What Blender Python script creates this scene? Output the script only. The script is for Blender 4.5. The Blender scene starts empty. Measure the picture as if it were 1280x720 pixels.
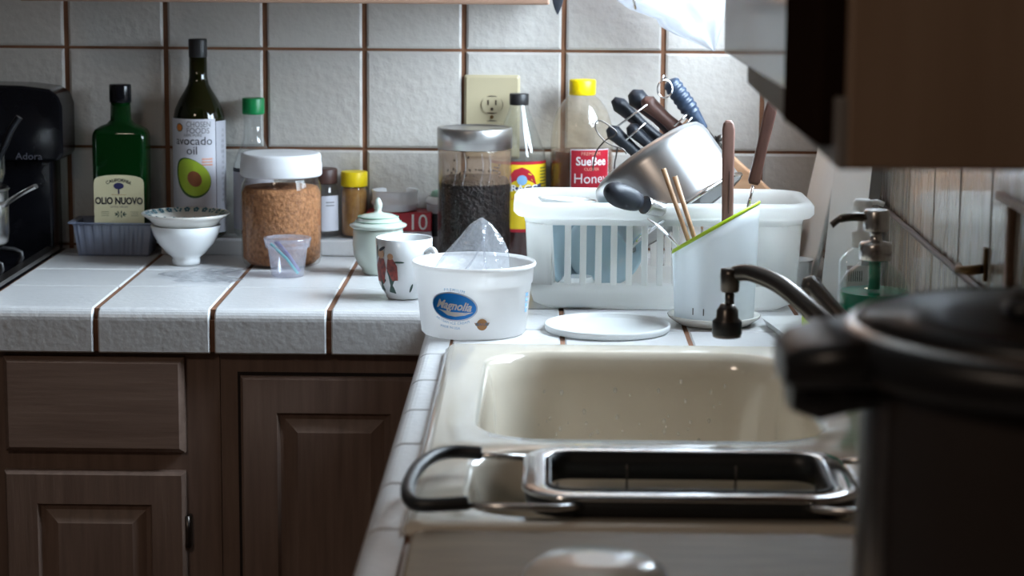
import bpy, math, random
from mathutils import Vector, Matrix
random.seed(7)
PI = math.pi
sin, cos, rad = math.sin, math.cos, math.radians
scene = bpy.context.scene
COL = scene.collection

# ------------------------------------------------------------------ materials
def nodes_of(name):
    m = bpy.data.materials.new(name); m.use_nodes = True
    nt = m.node_tree; nt.nodes.clear()
    out = nt.nodes.new('ShaderNodeOutputMaterial')
    return m, nt, out

def noise_color(nt, c1, c2, scale=8, detail=4, stretch=(1, 1, 1), lo=.35, hi=.65):
    tc = nt.nodes.new('ShaderNodeTexCoord'); mp = nt.nodes.new('ShaderNodeMapping')
    mp.inputs['Scale'].default_value = stretch
    n = nt.nodes.new('ShaderNodeTexNoise'); n.inputs['Scale'].default_value = scale
    n.inputs['Detail'].default_value = detail
    r = nt.nodes.new('ShaderNodeValToRGB')
    r.color_ramp.elements[0].position = lo; r.color_ramp.elements[1].position = hi
    r.color_ramp.elements[0].color = (*c1, 1); r.color_ramp.elements[1].color = (*c2, 1)
    nt.links.new(tc.outputs['Object'], mp.inputs['Vector'])
    nt.links.new(mp.outputs['Vector'], n.inputs['Vector'])
    nt.links.new(n.outputs['Fac'], r.inputs['Fac'])
    return r.outputs['Color'], n.outputs['Fac'], mp

def pm(name, col, rough=.5, metal=0, var=.06, scale=12, stretch=(1, 1, 1), bump=0, bscale=None, bdist=.002,
       col2=None, coat=0, spec=.5, sss=0, lo=.35, hi=.65, detail=4):
    m, nt, out = nodes_of(name)
    b = nt.nodes.new('ShaderNodeBsdfPrincipled')
    c2 = col2 or tuple(max(0, c * (1 - var)) for c in col)
    cs, fac, mp = noise_color(nt, c2, col, scale, detail, stretch, lo, hi)
    nt.links.new(cs, b.inputs['Base Color'])
    b.inputs['Roughness'].default_value = rough; b.inputs['Metallic'].default_value = metal
    b.inputs['Specular IOR Level'].default_value = spec
    if coat: b.inputs['Coat Weight'].default_value = coat; b.inputs['Coat Roughness'].default_value = .08
    if sss:
        b.inputs['Subsurface Weight'].default_value = sss
        b.inputs['Subsurface Radius'].default_value = (.01, .01, .01)
        b.inputs['Subsurface Scale'].default_value = .5
    if bump:
        n2 = nt.nodes.new('ShaderNodeTexNoise'); n2.inputs['Scale'].default_value = bscale or scale * 4
        n2.inputs['Detail'].default_value = 3
        nt.links.new(mp.outputs['Vector'], n2.inputs['Vector'])
        bp = nt.nodes.new('ShaderNodeBump'); bp.inputs['Strength'].default_value = bump
        bp.inputs['Distance'].default_value = bdist
        nt.links.new(n2.outputs['Fac'], bp.inputs['Height'])
        nt.links.new(bp.outputs['Normal'], b.inputs['Normal'])
    nt.links.new(b.outputs['BSDF'], out.inputs['Surface'])
    return m

def thin_glass(name, tint=(.95, .97, .97), gloss=1.0, rough=.03, haze=0.0, hcol=(.9, .9, .95), ior=1.45, bump=0, bscale=60):
    """a thin clear wall: tinted transparency, Fresnel gloss and a little milky scatter"""
    m, nt, out = nodes_of(name)
    tr = nt.nodes.new('ShaderNodeBsdfTransparent'); tr.inputs['Color'].default_value = (*tint, 1)
    gl = nt.nodes.new('ShaderNodeBsdfGlossy'); gl.inputs['Roughness'].default_value = rough
    fr = nt.nodes.new('ShaderNodeLayerWeight'); fr.inputs['Blend'].default_value = .5
    mx = nt.nodes.new('ShaderNodeMixShader')
    pw = nt.nodes.new('ShaderNodeMath'); pw.operation = 'POWER'; pw.inputs[1].default_value = 4.0
    k = nt.nodes.new('ShaderNodeMath'); k.operation = 'MULTIPLY_ADD'; k.inputs[1].default_value = .75; k.inputs[2].default_value = .045 * gloss
    nt.links.new(fr.outputs['Facing'], pw.inputs[0]); nt.links.new(pw.outputs[0], k.inputs[0]); nt.links.new(k.outputs[0], mx.inputs[0])
    cs, fac, mp = noise_color(nt, tuple(c * .93 for c in hcol), hcol, 20)
    if bump:
        n2 = nt.nodes.new('ShaderNodeTexNoise'); n2.inputs['Scale'].default_value = bscale
        nt.links.new(mp.outputs['Vector'], n2.inputs['Vector'])
        bp = nt.nodes.new('ShaderNodeBump'); bp.inputs['Strength'].default_value = bump; bp.inputs['Distance'].default_value = .004
        nt.links.new(n2.outputs['Fac'], bp.inputs['Height'])
        nt.links.new(bp.outputs['Normal'], gl.inputs['Normal'])
    df = nt.nodes.new('ShaderNodeBsdfDiffuse'); tl = nt.nodes.new('ShaderNodeBsdfTranslucent')
    nt.links.new(cs, df.inputs['Color']); nt.links.new(cs, tl.inputs['Color'])
    m2 = nt.nodes.new('ShaderNodeMixShader'); m2.inputs[0].default_value = .45
    nt.links.new(df.outputs[0], m2.inputs[1]); nt.links.new(tl.outputs[0], m2.inputs[2])
    m3 = nt.nodes.new('ShaderNodeMixShader'); m3.inputs[0].default_value = haze
    nt.links.new(tr.outputs[0], m3.inputs[1]); nt.links.new(m2.outputs[0], m3.inputs[2])
    nt.links.new(m3.outputs[0], mx.inputs[1]); nt.links.new(gl.outputs[0], mx.inputs[2])
    nt.links.new(mx.outputs[0], out.inputs['Surface'])
    return m

def milky(name, col, trans=.35, rough=.3, var=.04):
    """opaque white plastic that lets some light through"""
    m, nt, out = nodes_of(name)
    cs, fac, mp = noise_color(nt, tuple(c * (1 - var) for c in col), col, 10)
    p = nt.nodes.new('ShaderNodeBsdfPrincipled'); p.inputs['Roughness'].default_value = rough
    tl = nt.nodes.new('ShaderNodeBsdfTranslucent')
    nt.links.new(cs, p.inputs['Base Color']); nt.links.new(cs, tl.inputs['Color'])
    mx = nt.nodes.new('ShaderNodeMixShader'); mx.inputs[0].default_value = trans
    nt.links.new(p.outputs[0], mx.inputs[1]); nt.links.new(tl.outputs[0], mx.inputs[2])
    nt.links.new(mx.outputs[0], out.inputs['Surface'])
    return m

M = {}
M['wall_tile'] = pm('glazed wall tile', (.52, .49, .455), .32, var=.06, scale=9, bump=.55, bscale=70, bdist=.004)
M['top_tile'] = pm('glazed worktop tile', (.64, .64, .645), .30, var=.05, scale=9, bump=.30, bscale=90, bdist=.003)
M['grout'] = pm('brown grout', (.23, .105, .055), .9, var=.3, scale=30)
M['cab_wood'] = pm('pickled oak', (.27, .185, .145), .48, scale=6, stretch=(14, 14, 1), col2=(.19, .125, .097), bump=.15, bscale=14, lo=.3, hi=.7)
M['cab_wood_h'] = pm('pickled oak horizontal', (.27, .185, .145), .48, scale=6, stretch=(1, 14, 14), col2=(.20, .13, .10), bump=.15, bscale=14, lo=.3, hi=.7)
M['trim_wood'] = pm('light oak trim', (.36, .22, .15), .5, scale=6, stretch=(1, 12, 12), col2=(.27, .16, .11))
M['dark'] = pm('dark gap', (.02, .014, .012), .8)
M['wall_paint'] = pm('warm wall paint', (.42, .38, .34), .85)
M['room_paint'] = pm('room wall paint', (.14, .115, .10), .9)
M['ceiling'] = pm('ceiling paint', (.28, .26, .24), .9)
M['floor'] = pm('vinyl floor', (.16, .11, .08), .5, scale=4)
M['panel'] = pm('weathered plank', (.52, .49, .44), .22, scale=5, stretch=(8, 8, 1), col2=(.28, .21, .15), bump=.45, bscale=9, bdist=.004, lo=.3, hi=.7, coat=.5)
M['black_gloss'] = pm('black enamel', (.006, .006, .008), .16, var=.2, spec=.22)
M['black_matte'] = pm('black matte', (.016, .015, .016), .45, var=.2)
M['cooker_black'] = pm('cooker black plastic', (.006, .0055, .006), .36, spec=.3, var=.2)
M['cooker_body'] = pm('dark brushed cooker shell', (.028, .020, .017), .35, metal=.3, scale=4, stretch=(1, 1, 30))
M['steel'] = pm('brushed stainless steel', (.62, .61, .60), .24, metal=1, scale=8, stretch=(1, 1, 40), var=.08)
M['lid_steel'] = pm('brushed lid steel', (.52, .51, .50), .36, metal=1, scale=8, stretch=(1, 1, 30), var=.08)
M['chrome'] = pm('chrome', (.78, .78, .79), .07, metal=1, var=.03)
M['dull_metal'] = pm('worn dark chrome', (.15, .135, .125), .30, metal=1, var=.3)
M['pot_steel'] = pm('satin pot steel', (.58, .58, .585), .30, metal=1, var=.06, scale=5)
M['knob_black'] = pm('black plastic handle', (.014, .017, .025), .46, spec=.35, var=.25)
M['navy'] = pm('navy rubber grip', (.022, .040, .075), .42, var=.2)
M['rubber'] = pm('black rubber', (.012, .013, .015), .45, var=.2)
M['white_plastic'] = milky('white plastic', (.86, .88, .88), .22, .32)
M['rack_plastic'] = milky('white rack plastic', (.97, .975, .96), .70, .3)
M['cyl_plastic'] = milky('white holder plastic', (.86, .90, .92), .42, .22)
M['tub_plastic'] = milky('white tub plastic', (.92, .91, .90), .48, .28)
M['lid_white'] = pm('white lid', (.72, .72, .74), .4)
M['ceramic'] = pm('white china', (.80, .82, .83), .12, coat=.5, var=.02)
M['ceramic_cream'] = pm('cream china', (.72, .70, .65), .16, coat=.4, var=.03)
M['celadon'] = pm('pale celadon', (.50, .56, .50), .2, coat=.4, var=.06)
M['blue_china'] = pm('pale blue china', (.50, .66, .74), .15, coat=.4, var=.03)
M['enamel'] = pm('cream enamel', (.68, .61, .50), .14, coat=.6, var=.05, scale=5)
M['stain'] = pm('scum', (.35, .24, .10), .7, var=.3, scale=60)
M['lime'] = pm('lime green rubber', (.42, .60, .02), .35, var=.06)
M['green_glass'] = thin_glass('green bottle glass', (.02, .17, .035), 1.0, .05, .35, (.004, .10, .018))
M['olive_glass'] = thin_glass('olive bottle glass', (.05, .06, .006), 1.0, .05, .55, (.022, .026, .004))
M['clear_glass'] = thin_glass('clear glass', (.93, .95, .95), 1.4, .03, .03)
M['jar_glass'] = thin_glass('jar glass', (.95, .93, .91), .5, .06, .015, (.7, .65, .62), bump=.3, bscale=25)
M['film'] = thin_glass('clear plastic film', (.95, .96, .98), 2.2, .12, .17, (.9, .94, 1.0), bump=1.5, bscale=70)
M['bag_film'] = thin_glass('frosted plastic bag', (.93, .95, .98), 1.5, .25, .52, (.74, .78, .83), bump=.8, bscale=18)
M['cup_film'] = thin_glass('frosted cup plastic', (.93, .94, .98), 1.5, .1, .26, (.75, .76, .86))
M['tray_film'] = thin_glass('blue grey tray plastic', (.72, .78, .88), 1.5, .1, .62, (.43, .48, .62))
M['pet'] = thin_glass('squeeze bottle plastic', (.93, .90, .84), 1.4, .08, .10, (.75, .66, .55), bump=.2, bscale=60)
M['window_glass'] = thin_glass('window glass', (.97, .98, .98), .8, .02, 0)
M['avocado_skin'] = pm('avocado skin', (.035, .10, .015), .5)
M['avocado_flesh'] = pm('avocado flesh', (.36, .50, .03), .5, var=.1, scale=30)
M['avocado_pit'] = pm('avocado pit', (.28, .09, .03), .5, var=.2, scale=40)
M['label_white'] = pm('white label', (.62, .62, .68), .45, var=.03)
M['label_grey'] = pm('pale grey label', (.45, .45, .50), .5, var=.05)
M['label_cream'] = pm('cream label', (.62, .57, .36), .5, var=.05)
M['label_red'] = pm('red label', (.45, .012, .03), .4, var=.08)
M['label_yellow'] = pm('yellow label', (.80, .58, .02), .4, var=.05)
M['ink_dark'] = pm('dark ink', (.02, .022, .03), .6)
M['ink_grey'] = pm('grey ink', (.16, .16, .17), .6)
M['ink_logo'] = pm('dim silver lettering', (.07, .07, .09), .5)
M['ink_navy'] = pm('navy ink', (.02, .02, .09), .6)
M['ink_white'] = pm('white ink', (.82, .80, .80), .5)
M['ink_blue'] = pm('blue ink', (.008, .26, .82), .4, var=.04)
M['ink_pale_blue'] = pm('pale blue ink', (.22, .42, .66), .5)
M['ink_orange'] = pm('orange ink', (.65, .20, .03), .5)
M['ink_salmon'] = pm('salmon ink', (.75, .38, .28), .5)
M['ink_brown'] = pm('brown seal ink', (.38, .17, .05), .5)
M['ink_teal'] = pm('teal ink', (.02, .12, .17), .5)
M['ink_red'] = pm('red robe ink', (.40, .08, .06), .5, col2=(.16, .05, .05), scale=170)
M['ink_skin'] = pm('painted skin ink', (.55, .30, .17), .5)
M['ink_green'] = pm('dark green ink', (.05, .10, .08), .5, var=.2, scale=120)
M['ink_pale_green'] = pm('pale green ink', (.30, .50, .38), .5)
M['cap_green'] = pm('green cap', (.0, .22, .06), .4)
M['cap_yellow'] = pm('yellow cap', (.85, .62, .0), .4)
M['cap_brown'] = pm('brown cap', (.06, .025, .02), .45)
M['crumbs'] = pm('brown sugar crumbs', (.43, .20, .085), .8, scale=170, col2=(.22, .095, .038), bump=1, bscale=190, bdist=.003)
M['spice'] = pm('golden spice', (.42, .20, .035), .8, scale=80, col2=(.28, .12, .02))
M['powder'] = thin_glass('powder dusted glass', (.95, .9, .85), .5, .1, .34, (.62, .44, .32), bump=.4, bscale=30)
M['beans'] = pm('dark beans', (.005, .0035, .004), .55, spec=.2, scale=120, col2=(.018, .011, .010), bump=1, bscale=160, bdist=.012)
M['honey'] = pm('dark honey', (.16, .035, .008), .15, scale=8, col2=(.09, .018, .005))
M['amino'] = pm('dark red brown sauce', (.075, .014, .010), .12, var=.2)
M['soap'] = pm('green soap', (.0, .30, .17), .1, var=.08)
M['ivory'] = pm('ivory plate plastic', (.44, .38, .25), .35, var=.03)
M['slot'] = pm('socket slot', (.05, .035, .02), .6)
M['block_wood'] = pm('knife block wood', (.52, .30, .17), .5, scale=7, stretch=(3, 14, 14), col2=(.40, .21, .11), lo=.3, hi=.7)
M['handle_wood'] = pm('dark handle wood', (.13, .060, .045), .5, scale=8, stretch=(14, 14, 2), col2=(.075, .032, .024))
M['spoon_wood'] = pm('reddish spoon wood', (.24, .13, .105), .5, scale=8, stretch=(14, 14, 2), col2=(.17, .09, .07))
M['bamboo'] = pm('bamboo', (.42, .25, .14), .5, scale=8, stretch=(20, 20, 2), col2=(.33, .18, .09))
M['board_white'] = milky('white cutting board plastic', (.74, .74, .72), .1, .45)
M['board_edge'] = pm('grey board edge', (.22, .22, .23), .5)
M['cord'] = pm('brown cord', (.085, .045, .035), .5)
M['tan_board'] = pm('tan wooden board', (.23, .165, .095), .5, scale=5, stretch=(3, 14, 14), col2=(.18, .13, .075))
M['brass'] = pm('aged brass', (.16, .09, .03), .4, metal=.6)
M['sponge_yellow'] = pm('yellow sponge', (.62, .55, .03), .9, scale=120, bump=.6, bscale=200)
M['sponge_green'] = pm('lime sponge', (.48, .66, .05), .9, scale=120, bump=.6, bscale=200)
M['teal_stick'] = pm('teal plastic', (.02, .36, .36), .3)
M['purple_stick'] = pm('purple plastic', (.12, .10, .25), .3)
M['upper_gloss'] = pm('glossy painted cabinet face', (.07, .06, .055), .09, var=.06, spec=.03)
M['upper_end'] = pm('dark stained cabinet end', (.28, .19, .13), .5, scale=5, stretch=(10, 10, 1), col2=(.25, .165, .11))
M['upper_rail'] = pm('grey painted rail', (.20, .18, .165), .55, spec=.2, var=.06)
M['stile_dark'] = pm('very dark stained stile', (.018, .010, .007), .8, spec=.0)
M['water'] = thin_glass('water drops', (.98, .98, .98), 2, .02, .12, (.9, .9, .9))

# ------------------------------------------------------------------ mesh builder
class MB:
    def __init__(s):
        s.v = []; s.f = []; s.fm = []; s.sm = []; s.mats = []; s.cur = 0; s.T = None
    def mat(s, name):
        m = M[name]
        if m not in s.mats: s.mats.append(m)
        s.cur = s.mats.index(m); return s
    def vert(s, p):
        p = Vector(p)
        if s.T: p = s.T @ p
        s.v.append(p); return len(s.v) - 1
    def face(s, ids, smooth=False):
        s.f.append(tuple(ids)); s.fm.append(s.cur); s.sm.append(smooth)
    def loft(s, rings, cap0=True, cap1=True, smooth=True, closed=False):
        n = len(rings[0]); idx = [[s.vert(p) for p in r] for r in rings]
        R = len(rings)
        for i in range(R if closed else R - 1):
            a, b = idx[i], idx[(i + 1) % R]
            for j in range(n):
                k = (j + 1) % n
                s.face((a[j], a[k], b[k], b[j]), smooth)
        if not closed:
            if cap0: s.face(list(reversed(idx[0])))
            if cap1: s.face(idx[-1])
        return s
    def lathe(s, prof, seg=48, cap0=True, cap1=True, c=(0, 0), a0=0):
        return s.loft([[(c[0] + r * cos(a0 + 2 * PI * j / seg), c[1] + r * sin(a0 + 2 * PI * j / seg), z) for j in range(seg)] for r, z in prof], cap0, cap1)
    def cup(s, prof, t, seg=48, c=(0, 0)):
        """a hollow vessel: outside profile going up, then the inside going down, wall t"""
        out = list(prof); ins = [(max(r - t, .0005), z if i else z + t) for i, (r, z) in enumerate(prof)]
        ins[-1] = (prof[-1][0] - t, prof[-1][1])
        mid = (prof[-1][0] - t / 2, prof[-1][1] + t * .4)
        return s.lathe(out + [mid] + list(reversed(ins)), seg, True, True, c)
    def box(s, x0, x1, y0, y1, z0, z1, ch=0):
        if ch:
            rings = [[(x0, y0, z0), (x1, y0, z0), (x1, y1, z0), (x0, y1, z0)],
                     [(x0, y0, z1 - ch), (x1, y0, z1 - ch), (x1, y1, z1 - ch), (x0, y1, z1 - ch)],
                     [(x0 + ch, y0 + ch, z1), (x1 - ch, y0 + ch, z1), (x1 - ch, y1 - ch, z1), (x0 + ch, y1 - ch, z1)]]
            return s.loft(rings, smooth=False)
        return s.loft([[(x0, y0, z), (x1, y0, z), (x1, y1, z), (x0, y1, z)] for z in (z0, z1)], smooth=False)
    def tube(s, pts, r, seg=12, closed=False, flat=None):
        pts = [Vector(p) for p in pts]; n = len(pts)
        rs = r if isinstance(r, (list, tuple)) else [r] * n
        rings = []; up = None
        for i, p in enumerate(pts):
            if closed: t = pts[(i + 1) % n] - pts[i - 1]
            else: t = pts[min(i + 1, n - 1)] - pts[max(i - 1, 0)]
            t = t.normalized() if t.length > 1e-9 else Vector((0, 0, 1))
            if up is None:
                up = Vector((0, 0, 1)) if abs(t.z) < .9 else Vector((1, 0, 0))
            a = up - t * up.dot(t)
            if a.length < 1e-6: a = t.orthogonal()
            a.normalize(); up = a; b = t.cross(a)
            k = flat or 1
            rings.append([p + (a * cos(2 * PI * j / seg) * k + b * sin(2 * PI * j / seg)) * rs[i] for j in range(seg)])
        return s.loft(rings, closed=closed)
    def prism(s, poly, axis, t0, t1, smooth=False):
        def P(u, v, t): return {'x': (t, u, v), 'y': (u, t, v), 'z': (u, v, t)}[axis]
        return s.loft([[P(u, v, t0) for u, v in poly], [P(u, v, t1) for u, v in poly]], smooth=smooth)
    def patch(s, poly, fn, steps=6, c=None):
        """a thin printed shape: polygon poly in (u,v) shrunk towards its centre, each point through fn"""
        if c is None: c = (sum(p[0] for p in poly) / len(poly), sum(p[1] for p in poly) / len(poly))
        rings = []
        for k in range(steps):
            f = 1 - k / steps
            rings.append([s.vert(fn(c[0] + (p[0] - c[0]) * f, c[1] + (p[1] - c[1]) * f)) for p in poly])
        cc = s.vert(fn(*c)); n = len(poly)
        for a, b in zip(rings, rings[1:]):
            for j in range(n):
                k = (j + 1) % n; s.face((a[j], a[k], b[k], b[j]), True)
        for j in range(n): s.face((rings[-1][j], rings[-1][(j + 1) % n], cc), True)
        return s
    def grid(s, u0, u1, v0, v1, fn, nu=16, nv=4):
        ids = [[s.vert(fn(u0 + (u1 - u0) * i / nu, v0 + (v1 - v0) * j / nv)) for j in range(nv + 1)] for i in range(nu + 1)]
        for i in range(nu):
            for j in range(nv): s.face((ids[i][j], ids[i + 1][j], ids[i + 1][j + 1], ids[i][j + 1]), True)
        return s
    def text(s, txt, size, u, v, fn, sx=1, shear=0, space=1, arc=None, bold=0):
        cu = bpy.data.curves.new('t', 'FONT'); cu.body = txt; cu.size = size; cu.align_x = 'CENTER'; cu.align_y = 'CENTER'
        cu.shear = shear; cu.space_character = space; cu.resolution_u = 3; cu.offset = bold * size
        o = bpy.data.objects.new('t', cu); COL.objects.link(o)
        dg = bpy.context.evaluated_depsgraph_get()
        me = bpy.data.meshes.new_from_object(o.evaluated_get(dg))
        base = len(s.v)
        for vt in me.vertices:
            x, y = vt.co.x * sx, vt.co.y
            if arc:
                a = x / arc; rr = arc + y
                x, y = rr * sin(a), rr * cos(a) - arc
            s.v.append(Vector(fn(u + x, v + y)) if not s.T else s.T @ Vector(fn(u + x, v + y)))
        for p in me.polygons: s.face([base + i for i in p.vertices])
        bpy.data.objects.remove(o); bpy.data.curves.remove(cu); bpy.data.meshes.remove(me)
        return s
    def build(s, name, parent=None, bevel=0, loc=None):
        me = bpy.data.meshes.new(name)
        me.from_pydata([tuple(p) for p in s.v], [], s.f)
        for m in s.mats: me.materials.append(m)
        for p, mi, sm in zip(me.polygons, s.fm, s.sm): p.material_index = mi; p.use_smooth = sm
        me.update()
        o = bpy.data.objects.new(name, me); COL.objects.link(o)
        if parent: o.parent = parent
        if loc: o.location = loc
        if bevel:
            b = o.modifiers.new('bevel', 'BEVEL'); b.width = bevel; b.segments = 2; b.limit_method = 'ANGLE'
        return o

def mb(mat): return MB().mat(mat)
def thing(name, label, cat, loc=(0, 0, 0), rot=None, group=None):
    o = bpy.data.objects.new(name, None); COL.objects.link(o); o.location = loc; o.empty_display_size = .03
    if rot: o.rotation_euler = rot
    return tag(o, label, cat, group)
def tag(o, label, cat, group=None):
    o['label'] = label; o['category'] = cat
    if group: o['group'] = group
    return o
def struct(o): o['kind'] = 'structure'; return o
def ell(cx, cy, rx, ry, n=32, rot=0):
    return [(cx + rx * cos(a) * cos(rot) - ry * sin(a) * sin(rot), cy + rx * cos(a) * sin(rot) + ry * sin(a) * cos(rot)) for a in [2 * PI * i / n for i in range(n)]]
def rrect(hx, hy, r, n=6, cx=0, cy=0):
    pts = []
    for qx, qy, a0 in ((1, 1, 0), (-1, 1, 90), (-1, -1, 180), (1, -1, 270)):
        for k in range(n + 1):
            a = rad(a0 + 90 * k / n)
            pts.append((cx + qx * (hx - r) + r * cos(a), cy + qy * (hy - r) + r * sin(a)))
    return pts
def rr3(hx, hy, r, z, n=6, cx=0, cy=0): return [(x, y, z) for x, y in rrect(hx, hy, min(r, hx, hy), n, cx, cy)]
def wrap(rf, a0=0, off=.0004):
    """map (u,z) onto a turned surface whose radius at z is rf(z), u along the front"""
    def fn(u, z):
        r = rf(z) if callable(rf) else rf
        a = a0 + u / r
        return ((r + off) * sin(a), -(r + off) * cos(a), z)
    return fn
def flat(y, off=0): return lambda u, z: (u, y - off, z)
def bez(pts, n=10):
    """smooth curve through points"""
    P = [Vector(p) for p in pts]; out = []
    for i in range(len(P) - 1):
        p0, p1, p2, p3 = P[max(i - 1, 0)], P[i], P[i + 1], P[min(i + 2, len(P) - 1)]
        for k in range(n):
            t = k / n
            out.append(.5 * ((2 * p1) + (p2 - p0) * t + (2 * p0 - 5 * p1 + 4 * p2 - p3) * t * t + (3 * p1 - p0 - 3 * p2 + p3) * t ** 3))
    out.append(P[-1]); return out
def frame_to(d, roll=0):
    """rotation taking local +z to direction d"""
    return Vector((0, 0, 1)).rotation_difference(Vector(d).normalized()).to_euler()

P6 = .158
WALL_Y, WALL_X = .5755, .363
FLOOR, CEIL = -.914, 1.52
BACK_Y, LEFT_X = -4.2, -2.6

# ------------------------------------------------------------------ room
b = mb('floor'); b.box(LEFT_X, WALL_X + .12, BACK_Y, WALL_Y + .1, FLOOR - .05, FLOOR); struct(b.build('floor'))
b = mb('ceiling'); b.box(LEFT_X, WALL_X + .12, BACK_Y, WALL_Y + .1, CEIL, CEIL + .05); struct(b.build('ceiling'))
b = mb('room_paint'); b.box(LEFT_X - .1, LEFT_X, BACK_Y, WALL_Y + .1, FLOOR, CEIL); struct(b.build('wall_left'))
b = mb('room_paint'); b.box(LEFT_X, WALL_X + .12, BACK_Y - .1, BACK_Y, FLOOR, CEIL); struct(b.build('wall_front'))

def tile_wall(bb, x0, x1, z0, z1, y, g=.0055):
    """one wall tile: shallow pillowed slab standing on plane y, facing -y"""
    c = .0035; t = .005
    r = []
    for ins, yy in ((0, y), (0, y - t + .002), (c, y - t)):
        r.append([(x0 + ins, yy, z0 + ins), (x0 + ins, yy, z1 - ins), (x1 - ins, yy, z1 - ins), (x1 - ins, yy, z0 + ins)])
    bb.loft(r, cap0=False, smooth=False)
b = mb('grout'); b.box(LEFT_X, WALL_X, WALL_Y, WALL_Y + .1, FLOOR, CEIL)
b.mat('wall_tile'); g = .0040
k = -7
while True:
    x0 = -.8495 + P6 * k; x1 = x0 + P6
    if x0 > WALL_X: break
    for r in range(-1, 7):
        z0 = .0061 + P6 * r; z1 = z0 + P6
        tile_wall(b, x0 + g, min(x1 - g, WALL_X - .002), max(z0 + g * .6, -.15), z1 - g * .6, WALL_Y)
    k += 1
struct(b.build('wall_back'))

# right wall with the window above the sink
WY0, WY1, WZ0, WZ1 = -.32, .38, .335, 1.20
b = mb('wall_paint')
X0, X1 = WALL_X, WALL_X + .12
b.box(X0, X1, BACK_Y, WY0, FLOOR, CEIL); b.box(X0, X1, WY1, WALL_Y + .1, FLOOR, CEIL)
b.box(X0, X1, WY0, WY1, FLOOR, WZ0); b.box(X0, X1, WY0, WY1, WZ1, CEIL)
struct(b.build('wall_right'))
# plank facing on the lower part of the right wall
b = mb('dark'); b.box(WALL_X - .0012, WALL_X, -1.34, WALL_Y - .006, .003, WZ0 - .021)
b.mat('panel')
edges = [WALL_Y - .004, .45, .31, .18, .045, -.09, -.2265, -.396, -.550, -.712, -.870, -1.03, -1.19, -1.35]
for y1, y0 in zip(edges, edges[1:]):
    b.loft([[(WALL_X, y0 + .0018, .002), (WALL_X, y1 - .0018, .002), (WALL_X, y1 - .0018, WZ0 - .02), (WALL_X, y0 + .0018, WZ0 - .02)],
            [(WALL_X - .003, y0 + .0022, .002), (WALL_X - .003, y1 - .0022, .002), (WALL_X - .003, y1 - .0022, WZ0 - .02), (WALL_X - .003, y0 + .0022, WZ0 - .02)],
            [(WALL_X - .005, y0 + .0045, .002), (WALL_X - .005, y1 - .0045, .002), (WALL_X - .005, y1 - .0045, WZ0 - .02), (WALL_X - .005, y0 + .0045, WZ0 - .02)]], cap0=False, smooth=False)
struct(b.build('trim_1'))
b = mb('lid_white')
b.box(WALL_X - .02, X1, WY0 - .03, WY1 + .03, WZ0 - .02, WZ0)
for ya, yb in ((WY0, WY0 + .035), (WY1 - .035, WY1), ((WY0 + WY1) / 2 - .02, (WY0 + WY1) / 2 + .02)): b.box(X0 + .03, X0 + .07, ya, yb, WZ0, WZ1)
b.box(X0 + .03, X0 + .07, WY0, WY1, WZ0, WZ0 + .035); b.box(X0 + .03, X0 + .07, WY0, WY1, WZ1 - .035, WZ1)
fr = struct(b.build('window_1'))
b = mb('window_glass'); b.box(X0 + .048, X0 + .052, WY0 + .03, WY1 - .03, WZ0 + .03, WZ1 - .03); b.build('window_pane', fr)
# little wooden casing on the plank wall
b = mb('trim_wood')
b.box(WALL_X - .012, WALL_X - .004, -1.02, -.755, .248, .256); b.box(WALL_X - .012, WALL_X - .004, -.824, -.812, .06, .248)
struct(b.build('trim_2', bevel=.002))

# ------------------------------------------------------------------ worktop
TOPZ = 0.0
def cap_tile(bb, a0, a1, axis, d0, d1, zb=-.061, rr=.016, inner=None):
    """edge tile: flat top rounded over a nose into a dropped face. a = along the edge, d0 = nose, d1 = inner side"""
    s = 1 if d1 > d0 else -1
    prof = [(d1, 0), (d1, -.012), (d0 + s * .012, -.012), (d0 + s * .012, zb), (d0 + s * .002, zb), (d0, zb + .002)]
    for k in range(7):
        t = rad(90 * k / 6); prof.append((d0 + s * rr * (1 - cos(t)), -rr + rr * sin(t)))
    rings = []
    for a, ins in ((a0, .0015), (a0 + .002, 0), (a1 - .002, 0), (a1, .0015)):
        c = ((d0 + d1) / 2, -.01)
        ring = [(u + (c[0] - u) * (ins * 12), v - (ins if v > -.005 else 0)) if ins else (u, v) for u, v in prof]
        rings.append([(a, u, v) if axis == 'x' else (u, a, v) for u, v in ring])
    bb.loft(rings, smooth=False)
def top_tile(bb, x0, x1, y0, y1, g=.003):
    bb.box(x0 + g, x1 - g, y0 + g, y1 - g, -.012, TOPZ, .002)
SX0, SX1, SY0, SY1 = -.208, .352, -1.118, -.282      # sink outline
STOVE_X = -.861
b = mb('grout')
b.box(STOVE_X, WALL_X - .001, .013, WALL_Y, -.055, -.002); b.box(STOVE_X, -.245, .004, .02, -.059, -.016)
b.box(-.229, WALL_X - .001, SY1, .013, -.055, -.002); b.box(-.229, SX0 + .01, -2.4, SY1, -.055, -.002)
b.box(-.2385, -.229, -2.4, .013, -.059, -.016)
b.box(SX0 + .01, WALL_X - .001, -2.4, SY1 - .83, -.055, -.002); b.box(SX1 - .015, WALL_X - .001, SY0, SY1, -.055, -.002)
b.mat('top_tile')
xs = [-.8526, -.6946, -.5366, -.3786, -.2206, -.0646, .0954, .2534, WALL_X - .001]
xs[0] = STOVE_X
ys = [.190, .350, .510, WALL_Y - .002]
for i in range(8):
    x0, x1 = xs[i], xs[i + 1]
    for y0, y1 in zip(ys, ys[1:]): top_tile(b, x0, x1, y0, y1)
    if i < 4:
        cap_tile(b, x0 + .0035, min(x1 - .0035, -.2206 - .004), 'x', 0, .1875)
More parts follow.
